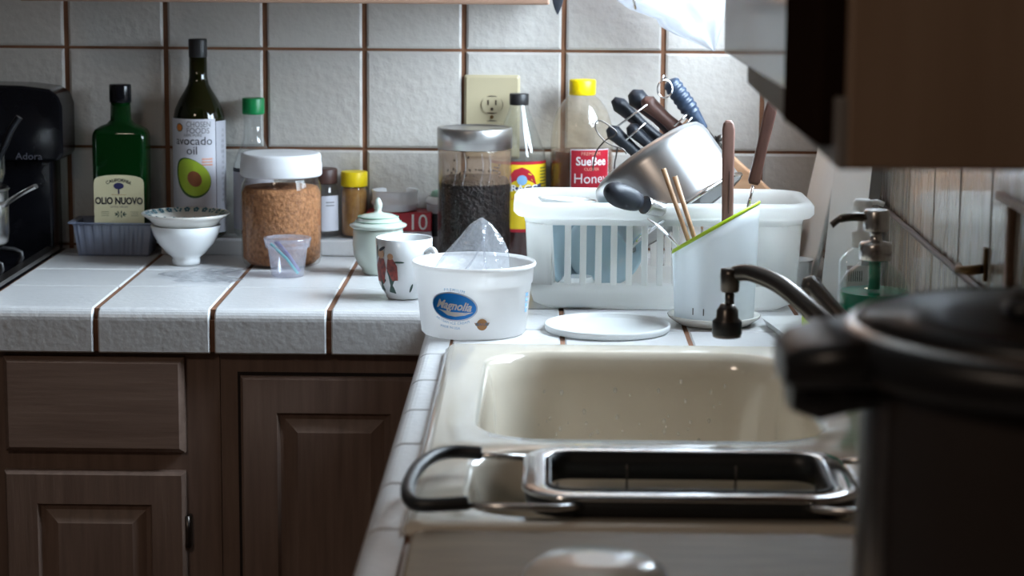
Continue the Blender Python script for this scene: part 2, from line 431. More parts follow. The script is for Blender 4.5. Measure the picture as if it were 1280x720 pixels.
for x0, x1 in ((-.2206, -.0646), (-.0646, .0954), (.0954, .2534), (.2534, WALL_X - .001)):
    for y0, y1 in ((.03, .19), (-.128, .03), (-.284, -.128)):
        if x0 < -.2: top_tile(b, -.205, x1, y0, y1)
        else: top_tile(b, x0, x1, y0, y1)
yy = .0165
while yy > -2.4:
    cap_tile(b, yy - P6 + .0025, yy - .0025, 'y', -.2425, -.2055); yy -= P6
for x0, x1 in ((-.2055, -.0646), (-.0646, .0954), (.0954, .2534), (.2534, WALL_X - .001)):
    y1 = SY0 - .012
    while y1 > -2.4: top_tile(b, x0, x1, y1 - P6, y1, .002); y1 -= P6
tag(b.build('tiled_worktop'), 'white tiled L shaped worktop with brown grout lines under all the bottles and the sink', 'worktop')
b = mb('top_tile')
k = -.6946
while k < -.27: b.box(k + .002, min(k + P6, -.262) - .002, .507, WALL_Y - .006, .001, .026, .003); k += P6
tag(b.build('tile_ledge'), 'low white tiled ledge along the wall under the small spice bottles', 'ledge')

# ------------------------------------------------------------------ sink
b = mb('enamel')
ZR = .012
def hole_ring(cx, cy, hx, hy, r, z, n=10): return [(x, y, z) for x, y in rrect(hx, hy, r, n, cx, cy)]
def to_rect(ring, x0, x1, y0, y1, cx, cy, hx, hy, r, z):
    out = []
    nn = len(ring) // 4
    for i, (x, y, _) in enumerate(ring):
        q = i // nn; k = (i % nn) / (nn - 1)
        corner = [(x1, y1), (x0, y1), (x0, y0), (x1, y0)][q]
        if q in (0, 2):
            px, py = (corner[0], y if k < .5 else corner[1]) if k < .5 else (x, corner[1])
        else:
            px, py = (x, corner[1]) if k < .5 else (corner[0], y)
        if abs(k - .5) < 1e-6: px, py = corner
        out.append((px, py, z))
    return out
bowls = [(.020, -.567, .180, .232, .075, SY1 - .012, -.822), (.018, -.966, .180, .124, .060, -.822, SY0 + .012)]
bx0, bx1 = SX0 + .012, SX1 - .012
for cx, cy, hx, hy, r, y1, y0 in bowls:
    ring = hole_ring(cx, cy, hx, hy, r, ZR)
    rings = [to_rect(ring, bx0, bx1, y0, y1, cx, cy, hx, hy, r, ZR), ring,
             hole_ring(cx, cy, hx - .004, hy - .004, r, ZR - .002), hole_ring(cx, cy, hx - .009, hy - .009, r, ZR - .010),
             hole_ring(cx, cy, hx - .013, hy - .013, r, ZR - .03), hole_ring(cx, cy, hx - .022, hy - .022, r, -.135),
             hole_ring(cx, cy, hx - .032, hy - .032, r, -.160), hole_ring(cx, cy, hx - .055, hy - .055, r * .7, -.172)]
    b.loft(rings, cap0=False, cap1=True)
cx, cy, hx, hy = (SX0 + SX1) / 2, (SY0 + SY1) / 2, (SX1 - SX0) / 2, (SY1 - SY0) / 2
rings = []
for ins, z, r in ((.012, ZR, .004), (.006, ZR - .0015, .016), (.001, ZR - .006, .02), (0, -.001, .022), (.004, -.003, .022)):
    rings.append([(x, y, z) for x, y in rrect(hx - ins, hy - ins, r, 8, cx, cy)])
b.loft(rings, cap0=False, cap1=False)
sink = tag(b.build('kitchen_sink'), 'cream enamel double bowl sink set into the tiled worktop', 'sink')
b = mb('dull_metal'); b.lathe([(.038, -.1715), (.040, -.169), (.036, -.168), (.012, -.171)], 24, c=(.02, -.567)); b.build('drain', sink)
b = mb('water')
for i in range(60):
    x = random.uniform(-.10, .17); z = random.uniform(-.12, -.02); y = -.352 - (-.02 - z) * .085
    r = random.uniform(.0012, .0026)
    b.lathe([(r * .1, 0), (r, r * .4), (r * .8, r * 1.4), (r * .1, r * 2)], 8, c=(0, 0)) if False else b.loft([[(x + r * f * cos(a), y - d, z + r * f * 1.5 * sin(a)) for a in [2 * PI * j / 8 for j in range(8)]] for f, d in ((1, 0), (.8, r * .5), (.2, r * .8))])
o = b.build('water_drops', sink); o['kind'] = 'stuff'

# ------------------------------------------------------------------ base cabinets
def raised_panel(bb, u0, u1, z0, z1, fn, t=.019, rail=.055, mats=('cab_wood', 'cab_wood')):
    """frame and raised panel door front, fn(u, depth, z)"""
    def ring(i, d): return [fn(u0 + i, d, z0 + i), fn(u1 - i, d, z0 + i), fn(u1 - i, d, z1 - i), fn(u0 + i, d, z1 - i)]
    rs = [ring(0, 0), ring(0, t - .006), ring(.004, t), ring(rail, t), ring(rail + .004, t - .007), ring(rail + .010, t - .009),
          ring(rail + .026, t - .003), ring(rail + .028, t - .002)]
    bb.loft(rs, smooth=False)
Ycab = lambda u, d, z: (u, .022 - d, z)
cab = thing('base_cabinet', 'pickled oak base cabinet with a drawer above a door, left of the plain door', 'cabinet', (0, 0, 0))
b = mb('cab_wood'); b.box(-.858, -.530, .022, WALL_Y - .002, FLOOR + .09, -.062); b.box(-.858, -.530, .07, WALL_Y - .01, FLOOR, FLOOR + .09)
b.build('carcass', cab)
b = mb('cab_wood_h')
def ringd(i, d, u0=-.824, u1=-.577, z0=-.201, z1=-.069): return [Ycab(u0 + i, d, z0 + i), Ycab(u1 - i, d, z0 + i), Ycab(u1 - i, d, z1 - i), Ycab(u0 + i, d, z1 - i)]
b.loft([ringd(0, 0), ringd(0, .010), ringd(.007, .019)], smooth=False); b.build('drawer', cab)
b = mb('cab_wood'); raised_panel(b, -.826, -.578, -.84, -.228, Ycab, rail=.045); d = b.build('door', cab)
b = mb('dull_metal'); b.box(-.577, -.571, .012, .0215, -.335, -.290); b.tube([(-.5755, .011, -.335), (-.5755, .011, -.290)], .0035); b.build('hinge', d)
cab = thing('base_cabinet', 'pickled oak base cabinet with one tall door in the corner beside the sink run', 'cabinet', (0, 0, 0))
b = mb('cab_wood'); b.box(-.529, -.2315, .022, WALL_Y - .002, FLOOR + .09, -.062); b.box(-.529, -.2315, .07, WALL_Y - .01, FLOOR, FLOOR + .09)
b.build('carcass', cab)
b = mb('dark'); b.box(-.5055, -.240, .0205, .0225, -.85, -.0895); b.build('door_gap', cab)
b = mb('cab_wood'); raised_panel(b, -.5010, -.245, -.84, -.094, Ycab, t=.012, rail=.050); b.build('door', cab)
cab = thing('sink_cabinet', 'pickled oak cabinet run under the sink, facing the aisle', 'cabinet', (0, 0, 0))
b = mb('cab_wood'); b.box(-.2290, WALL_X - .002, -2.38, .021, FLOOR + .09, -.19); b.box(-.2290, -.222, -2.38, .021, -.19, -.062)
b.box(-.17, WALL_X - .01, -2.38, .02, FLOOR, FLOOR + .09); b.build('carcass', cab)
Xc = lambda u, d, z: (-.2290 - d, u, z)
for u in (-.55, -1.05, -1.55, -2.05):
    b = mb('cab_wood')
    def rg(i, d, u0=u - .2, u1=u + .2, z0=-.84, z1=-.09): return [Xc(u1 - i, d, z0 + i), Xc(u0 + i, d, z0 + i), Xc(u0 + i, d, z1 - i), Xc(u1 - i, d, z1 - i)]
    b.loft([rg(0, 0), rg(0, .008), rg(.004, .012), rg(.05, .012), rg(.056, .006), rg(.075, .010)], smooth=False); b.build('door', cab)

# upper cabinet on the back wall
cab = thing('wall_cabinet', 'oak upper cabinet on the tiled wall, only its bottom rail showing', 'cabinet', (0, 0, 0))
b = mb('trim_wood'); b.box(-.846, -.0855, .27, WALL_Y - .006, .408, CEIL - .3); b.build('carcass', cab)
b = mb('trim_wood'); b.box(-.848, -.0835, .262, .285, .4035, .425); b.build('bottom_rail', cab, bevel=.003)
for i in range(2):
    b = mb('trim_wood'); u = -.84 + .378 * i; raised_panel(b, u, u + .37, .43, CEIL - .32, lambda a, d, z: (a, .27 - d, z)); b.build('door', cab)

# upper cabinet on the right wall, close to the camera
UX = .092
cab = thing('wall_cabinet', 'dark upper cabinet hanging in the near right corner, its end towards the viewer', 'cabinet', (0, 0, 0))
b = mb('upper_end')
b.box(UX + .006, WALL_X - .001, -1.53, -.705, .392, 1.15); b.box(UX + .004, WALL_X - .001, -1.533, -1.51, .3565, 1.15); b.build('carcass', cab, bevel=.002)
b = mb('upper_rail'); b.prism([(-1.531, .3560), (-.93, .3700), (-.925, .3840), (-.695, .3900), (-.695, .400), (-1.531, .400)], 'x', UX - .002, UX + .018)
b.build('bottom_rail', cab, bevel=.002)
b = mb('upper_gloss'); b.box(UX - .004, UX + .012, -1.300, -.696, .386, 1.14); b.build('door', cab, bevel=.002)
b = mb('stile_dark'); b.box(UX - .012, UX + .012, -1.505, -1.310, .368, 1.14); b.build('door_stile', cab, bevel=.003)

# ------------------------------------------------------------------ range at the left
rg_ = thing('kitchen_range', 'black gas range with a tall gloss backguard at the left end of the worktop', 'stove', (0, 0, 0))
b = mb('black_matte'); b.box(-1.62, STOVE_X - .002, -.03, WALL_Y - .01, FLOOR, -.012); b.build('oven_body', rg_)
b = mb('black_gloss'); b.box(-1.62, STOVE_X - .008, -.04, .52, -.012, .006); b.build('cooktop', rg_, bevel=.004)
b = mb('dull_metal')
b.prism([(STOVE_X - .014, .004), (STOVE_X + .002, .004), (STOVE_X + .002, .010), (STOVE_X - .010, .013), (STOVE_X - .014, .010)], 'y', -.045, .53)
b.build('side_trim', rg_)
b = mb('black_gloss')
b.box(-1.62, -.862, .50, WALL_Y - .007, .0, .15)
pts = [(-1.62, .150), (-.846, .150), (-.838, .160), (-.838, .235), (-.844, .252), (-.858, .262), (-.90, .267), (-1.62, .280)]
b.prism(pts, 'y', .475, WALL_Y - .007); b.build('backguard', rg_, bevel=.004)
b = mb('ink_logo'); b.text('Adora', .015, -.891, .157, flat(.475, .0009), sx=1.1); b.build('logo', rg_)
b = mb('black_matte'); b.box(-1.55, -.90, -.052, -.03, -.75, -.2); b.build('oven_door', rg_, bevel=.006)
for gx in (-1.02, -1.42):
    b = mb('black_matte')
    for yy in (.10, .22, .34): b.tube(bez([(gx - .14, yy, .007), (gx - .135, yy, .03), (gx, yy, .033), (gx + .135, yy, .03), (gx + .14, yy, .007)], 4), .004, 8)
    for xx in (-.08, 0, .08): b.tube(bez([(gx + xx, .02, .007), (gx + xx, .03, .03), (gx + xx, .22, .033), (gx + xx, .42, .03), (gx + xx, .43, .007)], 4), .004, 8)
    b.build('burner_grate', rg_)
# stacked pans on the range
pan = thing('saucepan', 'steel saucepan on the range burner, lower of the two stacked, handle pointing right', 'pan', (-.945, .30, .040))
b = mb('steel'); b.cup([(.052, 0), (.060, .006), (.062, .02), (.062, .085)], .002); b.lathe([(.0625, .083), (.0645, .086), (.0625, .089), (.060, .086)], 40, False, False); b.build('body', pan)
b = mb('steel'); b.tube(bez([(.058, -.01, .062), (.075, -.02, .074), (.095, -.03, .086), (.113, -.035, .095)]), .0065, 10, flat=.55); b.build('handle', pan)
pan = thing('saucepan', 'small dark steel saucepan stacked on the other pan at the left edge', 'pan', (-.945, .30, .1285))
b = mb('steel'); b.cup([(.046, 0), (.054, .006), (.058, .02), (.058, .055)], .002); b.build('body', pan)
b = mb('black_gloss'); b.tube(bez([(.050, -.01, .040), (.062, -.015, .060), (.075, -.02, .087), (.088, -.02, .106)]), .007, 10, flat=.7); b.build('handle', pan)
b = mb('clear_glass'); b.lathe([(.059, .056), (.058, .060), (.04, .070), (.01, .075)], 40); b.build('pan_lid', pan)

# ------------------------------------------------------------------ bottles along the wall
# olive oil bottle in its tray
tr_ = tag(mb('tray_film').build('x'), '', ''); bpy.data.objects.remove(tr_)
b = mb('tray_film')
def ribring(hx, hy, r, z, amp):
    out = []
    for i, (x, y) in enumerate(rrect(hx, hy, r, 5)): out.append((x, y, z))
    return out
def ribbed(hx, hy, z, amp, n=34):
    pts = []
    per = [(-hx, -hy, hx, -hy), (hx, -hy, hx, hy), (hx, hy, -hx, hy), (-hx, hy, -hx, -hy)]
    for (xa, ya, xb, yb) in per:
        L = math.hypot(xb - xa, yb - ya); nx, ny = (yb - ya) / L, -(xb - xa) / L
        for k in range(n):
            t = k / n; a = amp if k % 4 in (1, 2) else 0
            if k < 2 or k > n - 2: a = 0
            pts.append((xa + (xb - xa) * t + nx * a, ya + (yb - ya) * t + ny * a, z))
    return pts
b.loft([ribbed(.054, .030, 0, 0), ribbed(.0555, .0315, .003, .0012), ribbed(.061, .036, .048, .0014), ribbed(.062, .037, .050, 0), ribbed(.068, .0425, .052, 0), ribbed(.068, .0425, .054, 0),
        ribbed(.0605, .0355, .052, 0), ribbed(.0530, .0295, .0015, 0)], smooth=False)
tag(b.build('plastic_tray', loc=(-.764, .512, .001)), 'blue grey ribbed plastic tray under the green olive oil bottle', 'tray')
bt = thing('oil_bottle', 'square shouldered green glass olive oil bottle with cream label, standing in the plastic tray', 'bottle', (-.754, .514, .0035))
b = mb('green_glass')
prof = [(.0375, .0255, .008, 0), (.0405, .0275, .009, .004), (.0415, .0280, .009, .10), (.0422, .0280, .009, .180), (.0415, .0276, .010, .188), (.0385, .0260, .013, .1945), (.031, .0230, .016, .1995), (.0215, .020, .016, .2030), (.0165, .0165, .0164, .209), (.0155, .0155, .0154, .236)]
b.loft([rr3(hx, hy, r, z, 6) for hx, hy, r, z in prof]); b.build('glass_body', bt)
b = mb('black_gloss'); b.lathe([(.0170, .236), (.0172, .240), (.0172, .262), (.0165, .2645), (.012, .265)], 32); b.build('cap', bt)
FR = lambda off=.0008: (lambda u, z: (u, -.0281 - off, z))
b = mb('label_cream')
arch = [(-.039, .022), (.039, .022), (.0395, .112)] + [(.0395 * cos(rad(a)), .112 + .013 * sin(rad(a)) ** .6) for a in range(15, 166, 15)] + [(-.0395, .112)]
b.patch(arch, FR(.0004), 3)
b.mat('ink_dark'); b.text('OLIO NUOVO', .0150, 0, .0835, FR(), sx=.78, bold=.035)
b.text('CALIFORNIA', .0072, 0, .1165, FR(), arc=.04, bold=.02)
b.mat('ink_navy'); b.patch(ell(0, .1075, .008, .0052), FR(), 2); b.patch([(-.0012, .095), (.0012, .095), (.0008, .104), (-.0008, .104)], FR(), 1)
b.mat('ink_brown'); b.patch([(-.012, .0935), (.012, .0935), (.012, .094), (-.012, .094)], FR(), 1)
b.mat('ink_grey'); b.text('EXTRA VIRGIN', .0042, 0, .0745, FR()); b.text('- - - - - - - - - - -', .004, 0, .052, FR())
b.mat('ink_green')
for k in range(9): a = k * .7; b.patch(ell(.002 + .007 * cos(a), .063 + .003 * sin(a), .0028, .0009, 10, a), FR(), 1)
for k in range(3):
    b.patch([(-.028, .0605 + k * .003), (-.016, .0605 + k * .003), (-.016, .0610 + k * .003), (-.028, .0610 + k * .003)], FR(), 1); b.patch([(.018, .0605 + k * .003), (.030, .0605 + k * .003), (.030, .0610 + k * .003), (.018, .0610 + k * .003)], FR(), 1)
b.build('label', bt)

# avocado oil
bt = thing('oil_bottle', 'tall dark olive glass bottle with a white avocado picture label behind the footed bowl', 'bottle', (-.634, .532, .028))
k = 1.0
b = mb('olive_glass')
b.lathe([(.036, 0), (.0400, .004), (.0410, .012), (.0412, .172), (.0405, .185), (.0375, .200), (.031, .215), (.0225, .229), (.0165, .240), (.0142, .252), (.0138, .286)], 48); b.build('glass_body', bt)
b = mb('black_matte'); b.lathe([(.0142, .282), (.0146, .284), (.0146, .309), (.0138, .311)], 32); b.build('cap', bt)
W = wrap(.0412, 0, .0004); W2 = wrap(.0412, 0, .0009); W3 = wrap(.0412, 0, .0013)
b = mb('label_white'); b.grid(-.058, .0335, .008, .188, W, 24, 6)
b.mat('label_grey'); b.grid(.0345, .072, .008, .184, W, 12, 4)
b.mat('ink_dark'); b.text('avocado', .0185, -.0035, .1535, W2, sx=1.0); b.text('oil', .0185, -.005, .1385, W2)
b.mat('ink_grey'); b.text('CHOSEN', .0125, .0055, .1795, W2, sx=.78); b.text('FOODS', .0125, .0045, .1695, W2, sx=.88); b.text('100% PURE', .0062, -.004, .1625, W2)
for i in range(14): b.text('|||||||||||'[: 4 + i % 5], .005, .050, .17 - i * .0085, W2)
b.mat('ink_green'); b.patch(ell(-.0265, .1745, .0066, .0066), W2, 2); b.mat('ink_orange'); b.patch(ell(-.0265, .1745, .0052, .0052), W3, 2)
b.mat('ink_salmon')
for i in range(3): b.patch([(.010, .124 - i * .0045), (.027, .124 - i * .0045), (.027, .127 - i * .0045), (.010, .127 - i * .0045)], W2, 2)
def avo(cx, cz, s, rot):
    out = []
    for i in range(40):
        a = 2 * PI * i / 40; r = 1 - .20 * sin(a) * 1.0 + .06 * cos(2 * a)
        x, y = .78 * (1 - .16 * sin(a)) * cos(a), sin(a) * 1.02 + .05
        out.append((cx + s * (x * cos(rot) - y * sin(rot)), cz + s * (x * sin(rot) + y * cos(rot))))
    return out
b.mat('avocado_skin'); b.patch(avo(-.0055, .0955, .0335, .62), W2, 3); b.mat('avocado_flesh'); b.patch(avo(-.0040, .0965, .0308, .62), W3, 3)
b.mat('avocado_pit'); b.patch(ell(-.0015, .0945, .0105, .0128, 28, .5), wrap(.0412, 0, .0017), 3)
b.build('label', bt)

# clear bottle with green cap
bt = thing('glass_bottle', 'clear glass bottle with a bright green cap behind the big brown sugar jar', 'bottle', (-.549, .541, .028))
b = mb('clear_glass'); b.lathe([(.029, 0), (.032, .004), (.0325, .10), (.0315, .115), (.027, .130), (.020, .143), (.0165, .153), (.0155, .162), (.0155, .198)], 40); b.build('glass_body', bt)
b = mb('cap_green'); b.lathe([(.0172, .193), (.0176, .196), (.0176, .217), (.0168, .2185)], 32); b.build('cap', bt)
b = mb('label_grey'); W = wrap(.0325, 0, .0004); b.grid(-.045, .045, .012, .103, W, 20, 2)
b.mat('ink_dark'); b.grid(-.045, .045, .103, .109, W, 20, 1)
b.mat('ink_grey')
for i in range(12): b.text('lorem'.replace('lorem', '||| |||| ||'), .0045, -.012 + .004 * (i % 3), .096 - i * .007, wrap(.0325, 0, .0008))
b.build('label', bt)

# bowls
bo = tag(mb('ceramic').cup([(.021, 0), (.0215, .008), (.020, .010), (.030, .018), (.042, .032), (.0495, .046), (.0535, .060)], .0025).build('bowl', loc=(-.6365, .405, .001)), 'plain white footed bowl under the flowered bowl, left of the big jar', 'bowl')
bo = thing('bowl', 'white bowl with small teal flowers inside its flared rim, resting in the plain footed bowl', 'bowl', (-.6365, .405, .055))
b = mb('ceramic_cream'); b.cup([(.020, 0), (.036, .002), (.050, .008), (.0535, .014), (.0600, .019), (.0680, .0245)], .003, 56); b.build('body', bo)
b = mb('ink_teal')
for i in range(26):
    a = 2 * PI * i / 26; r = .0585
    for j in range(5):
        aa = 2 * PI * j / 5; dr, dt = .0030 * cos(aa), .0030 * sin(aa) * (1.0 if i % 4 else 1.6)
        rr = r + dr; an = a + dt / r
        zc = .0185 + (rr - .0565) * .70 + .0032
        pts = [(rr + .0022 * cos(q), an + .0024 * sin(q) / r) for q in (0, 1.57, 3.14, 4.71)]
        ids = [b.vert((p[0] * cos(p[1]), p[0] * sin(p[1]), .0185 + (p[0] - .0565) * .70 + .0032)) for p in pts]; b.face(ids)
b.build('flower_band', bo)

# big brown sugar jar
jar = thing('storage_jar', 'large clear jar of brown sugar with ribbed white screw lid', 'jar', (-.4905, .412, .0))
b = mb('jar_glass'); b.lathe([(.050, .001), (.058, .004), (.0612, .014), (.0618, .115), (.060, .126), (.0565, .133), (.0555, .146)], 56); b.build('jar_body', jar)
b = mb('crumbs'); b.lathe([(.050, .004), (.0585, .012), (.0600, .05), (.0600, .112), (.055, .121), (.03, .119), (.008, .123)], 48); b.build('brown_sugar', jar)
b = mb('lid_white')
rings = []
for r, z, a in ((.0600, .138, 0), (.0615, .1395, 0), (.0612, .1405, 1), (.0610, .157, 1), (.0612, .159, 0), (.0612, .168, 0), (.0600, .1715, 0), (.056, .1730, 0), (.050, .1720, 0)):
    rings.append([((r + (.0013 if a and j % 2 else 0)) * cos(2 * PI * j / 140), (r + (.0013 if a and j % 2 else 0)) * sin(2 * PI * j / 140), z) for j in range(140)])
b.loft(rings); b.build('lid', jar)

# small deli cup
cup = thing('plastic_cup', 'small frosted plastic cup with lid holding a teal stick, in front of the big jar', 'cup', (-.4680, .296, 0))
b = mb('cup_film'); b.lathe([(.0225, .001), (.0240, .003), (.0300, .048)], 40, True, False); b.build('cup_body', cup)
b = mb('cup_film'); rings = []
for r, z in ((.0318, .044), (.0328, .050), (.0345, .0565), (.0345, .0585), (.031, .0585), (.030, .0560), (.028, .0560)):
    rings.append([((r + (.0007 if j % 2 else 0)) * cos(2 * PI * j / 96), (r + (.0007 if j % 2 else 0)) * sin(2 * PI * j / 96), z) for j in range(96)])
b.loft(rings, cap0=False); b.build('lid', cup)
b = mb('teal_stick'); b.tube([(-.024, -.008, .050), (.000, -.012, .028), (.0165, -.012, .006)], .0022, 8); b.build('teal_stick', cup)
b = mb('purple_stick'); b.tube([(-.018, .004, .052), (.002, .000, .030), (.017, -.004, .008)], .0036, 8); b.build('purple_stick', cup)

# brown cap bottle
bt = thing('spice_bottle', 'small clear bottle with a dark brown cap and white label right behind the big jar', 'bottle', (-.437, .541, .028))
b = mb('clear_glass'); b.lathe([(.020, 0), (.0225, .003), (.0225, .068), (.020, .078), (.0165, .084)], 36); b.build('glass_body', bt)
b = mb('cap_brown'); b.lathe([(.0200, .084), (.0205, .086), (.0205, .1055), (.0190, .108)], 36); b.build('cap', bt)
b = mb('label_white'); b.grid(-.030, .030, .010, .066, wrap(.0225), 16, 1); b.mat('ink_grey')
for i in range(2): b.grid(.004, .018, .055 - i * .005, .0565 - i * .005, wrap(.0225, 0, .0008), 4, 1)
b.build('label', bt)
# yellow cap
bt = thing('spice_bottle', 'small jar of golden spice with a yellow cap beside the brown capped bottle', 'bottle', (-.390, .541, .028))
b = mb('spice'); b.lathe([(.017, .002), (.0195, .004), (.0195, .070), (.0175, .078)], 36); b.build('spice_fill', bt)
b = mb('clear_glass'); b.lathe([(.019, 0), (.0210, .003), (.0210, .072), (.019, .079), (.0180, .083)], 36); b.build('glass_body', bt)
b = mb('cap_yellow'); b.lathe([(.0208, .080), (.0212, .082), (.0212, .1015), (.0200, .1035)], 36); b.build('cap', bt)

# red carton and white tub on it
bx = thing('food_carton', 'low red carton with big white numerals behind the celadon cup', 'carton', (-.331, .541, .028))
b = mb('label_white'); b.box(-.0380, .066, -.030, .0255, 0, .012); b.mat('label_red'); b.box(-.0380, .066, -.030, .0255, .012, .042); b.build('carton_body', bx, bevel=.002)
b = mb('ink_white'); b.text('1', .036, .036, .0255, flat(-.0303, .0003)); b.text('0', .036, .052, .0255, flat(-.0303, .0003), sx=.9); b.build('numerals', bx)
tb = thing('plastic_tub', 'white open topped plastic tub standing on the red carton', 'tub', (-.325, .541, .071))
b = mb('lid_white'); b.lathe([(.0345, 0), (.035, .008), (.0375, .010), (.0378, .013), (.036, .015), (.0362, .027), (.0378, .030), (.0366, .032), (.0335, .0305), (.033, .020)], 44); b.build('tub_body', tb)
# pale jar with mint lid
jr = thing('lidded_canister', 'grey canister with a white and mint green lid, left of the tall steel lidded jar', 'canister', (-.2490, .545, .001))
b = mb('label_grey'); b.lathe([(.022, 0), (.0255, .003), (.0260, .080)], 36); b.mat('ink_dark'); b.grid(-.02, .02, .030, .066, wrap(.0260, 0, .0005), 10, 1); b.build('canister_body', jr)
b = mb('ceramic'); b.lathe([(.026, .080), (.0285, .083), (.0285, .087), (.024, .092)], 36); b.mat('ink_pale_green'); b.lathe([(.020, .0925), (.018, .099), (.008, .103)], 36); b.build('lid', jr)

# celadon lidded cup
cp = thing('lidded_cup', 'pale celadon lidded tea cup with a pointed knob behind the painted mug', 'cup', (-.3360, .330, 0))
b = mb('celadon'); b.lathe([(.022, .001), (.0240, .003), (.0245, .008), (.031, .016), (.0370, .030), (.0385, .045), (.0375, .062), (.0365, .069)], 48); b.build('cup_body', cp)
b = mb('celadon'); b.lathe([(.0380, .0695), (.0425, .0725), (.0428, .0750), (.0390, .0765), (.0330, .0800), (.0300, .0860), (.0225, .0900), (.0080, .0925), (.0045, .0950), (.0062, .1005), (.0068, .1050), (.0045, .1110), (.0015, .1150)], 48)
b.mat('ink_pale_green')
b.lathe([(.0331, .0802), (.0301, .0862)], 48, False, False) if False else None
for zc, rr in ((.0795, .0342), (.0860, .0304)): b.lathe([(rr - .0005, zc), (rr + .0006, zc + .0006), (rr - .0006, zc + .0014)], 48, False, False)
b.build('lid', cp)
# mug with painted figures
mg = thing('mug', 'white porcelain mug painted with red robed figures, left of the ice cream tub', 'mug', (-.2835, .112, 0))
b = mb('ceramic'); b.cup([(.0235, .001), (.0250, .003), (.0255, .006), (.0300, .012), (.0350, .022), (.0375, .036), (.0388, .060), (.0398, .085)], .0022, 56); b.build('mug_body', mg)
b = mb('ceramic'); b.T = Matrix.Rotation(rad(-35), 4, 'Z'); b.tube(bez([(.0375, 0, .066), (.050, 0, .073), (.057, 0, .060), (.053, 0, .040), (.0355, 0, .028)]), .0042, 10); b.build('handle', mg)
def interp(tab):
    def f(z):
        if z <= tab[0][0]: return tab[0][1]
        for (a, ra), (c, rc) in zip(tab, tab[1:]):
            if z <= c: return ra + (rc - ra) * (z - a) / (c - a)
        return tab[-1][1]
    return f
mr = interp([(.006, .0255), (.012, .0300), (.022, .0350), (.036, .0375), (.060, .0388), (.085, .0398)])
mW = wrap(mr, rad(-8), .0005); mW2 = wrap(mr, rad(-8), .0009)
b = mb('ink_green'); b.patch([(-.036, .013), (-.024, .012), (-.020, .030), (-.034, .036)], mW, 4); b.patch([(-.015, .012), (-.005, .010), (-.005, .034), (-.018, .044)], mW, 4)
b.patch(ell(-.0385, .068, .0025, .009), mW, 1); b.patch(ell(.0165, .0185, .0016, .007, 12, -.4), mW, 1); b.patch(ell(.000, .0555, .008, .0014), mW, 1)
b.mat('ink_red'); b.patch([(-.040, .026), (-.023, .024), (-.019, .046), (-.023, .060), (-.034, .060), (-.041, .048)], mW2, 4)
b.patch([(-.009, .029), (-.001, .030), (-.002, .050), (-.008, .060), (-.016, .060), (-.018, .046)], mW2, 4)
b.mat('ink_skin'); b.patch(ell(-.029, .066, .007, .007), mW2, 2); b.patch(ell(-.012, .063, .0045, .0045), mW2, 2)
b.mat('ink_dark'); b.patch(ell(-.026, .073, .007, .0022, 16, .5), wrap(mr, rad(-8), .0012), 1)
b.build('painted_figures', mg)

# tall bean jar
jar = thing('storage_jar', 'tall clear jar of dark beans with a brushed steel lid under the wall socket', 'jar', (-.1960, .446, 0))
b = mb('jar_glass'); b.lathe([(.050, .001), (.0560, .004), (.0570, .012), (.0570, .165), (.0550, .172)], 56); b.build('jar_body', jar)
b = mb('beans'); b.lathe([(.049, .004), (.0550, .010), (.0552, .118), (.050, .126), (.025, .121), (.006, .125)], 48)
for i in range(40):
    a = random.uniform(-2.4, -.7); r = .0535; z = random.uniform(.118, .142 if i % 4 else .16)
    b.lathe([(.0005, z), (.0022, z + .0015), (.0005, z + .004)], 6, c=(r * cos(a), r * sin(a)))
b.build('beans', jar)
jar.scale = (1, 1, 1.065)
b = mb('powder'); b.lathe([(.0556, .119), (.0558, .150), (.0545, .168)], 48, False, False); b.build('powder_coat', jar)
b = mb('lid_steel'); b.lathe([(.0560, .168), (.0578, .169), (.0578, .196), (.0565, .1985), (.0540, .1985), (.0535, .1965)], 56); b.build('lid', jar)
b = mb('film')
for a0 in (-118, -104, -78, -66):
    a = rad(a0); b.tube([((.0578 + .0006 * k % 2) * cos(a + .05 * sin(k)), (.0578) * sin(a + .05 * sin(k)), .166 - .012 * k) for k in range(5)], .0006, 6)
b.build('plastic_wrap', jar)

# amino bottle
bt = thing('sauce_bottle', 'glass sauce bottle with black cap and yellow red label between the bean jar and honey', 'bottle', (-.1290, .526, 0))
def br(z): return .0435
b = mb('amino'); b.lathe([(.038, .003), (.0415, .006), (.0420, .135), (.0405, .148)], 44); b.build('sauce', bt)
b = mb('clear_glass'); b.lathe([(.038, 0), (.0430, .004), (.0435, .150), (.0405, .168), (.030, .196), (.0185, .226), (.0150, .236), (.0145, .246)], 44); b.build('glass_body', bt)
b = mb('black_matte'); b.lathe([(.0145, .240), (.0152, .242), (.0152, .2565), (.0142, .258)], 32); b.build('cap', bt)
W = wrap(.0435, 0, .0005); W2 = wrap(.0435, 0, .0010); W3 = wrap(.0435, 0, .0015)
b = mb('label_yellow'); b.grid(-.060, .060, .045, .150, W, 28, 4)
b.mat('label_red'); b.grid(-.060, .060, .150, .1545, W, 28, 1); b.grid(-.060, .060, .044, .049, W2, 28, 1)
b.patch([(-.016, .118), (.030, .118), (.026, .132), (.016, .142), (.006, .146), (-.006, .142), (-.014, .132)], W2, 2)
b.mat('ink_navy'); b.patch([(-.026, .106), (.040, .106), (.040, .120), (-.026, .120)], W2, 4)
b.mat('ink_pale_blue'); b.patch(ell(.006, .126, .008, .008), W3, 2)
b.mat('ink_white'); b.text('BRAGG', .0145, .006, .1130, wrap(.0435, 0, .002), sx=1.08, bold=.02); b.mat('label_red'); b.text('LIQUID AMINOS', .0085, .006, .098, W2)
b.mat('ink_green')
for i in range(7):
    for u in (-.038, .046): b.grid(u - .008, u + .008, .143 - i * .005, .1445 - i * .005, W2, 4, 1)
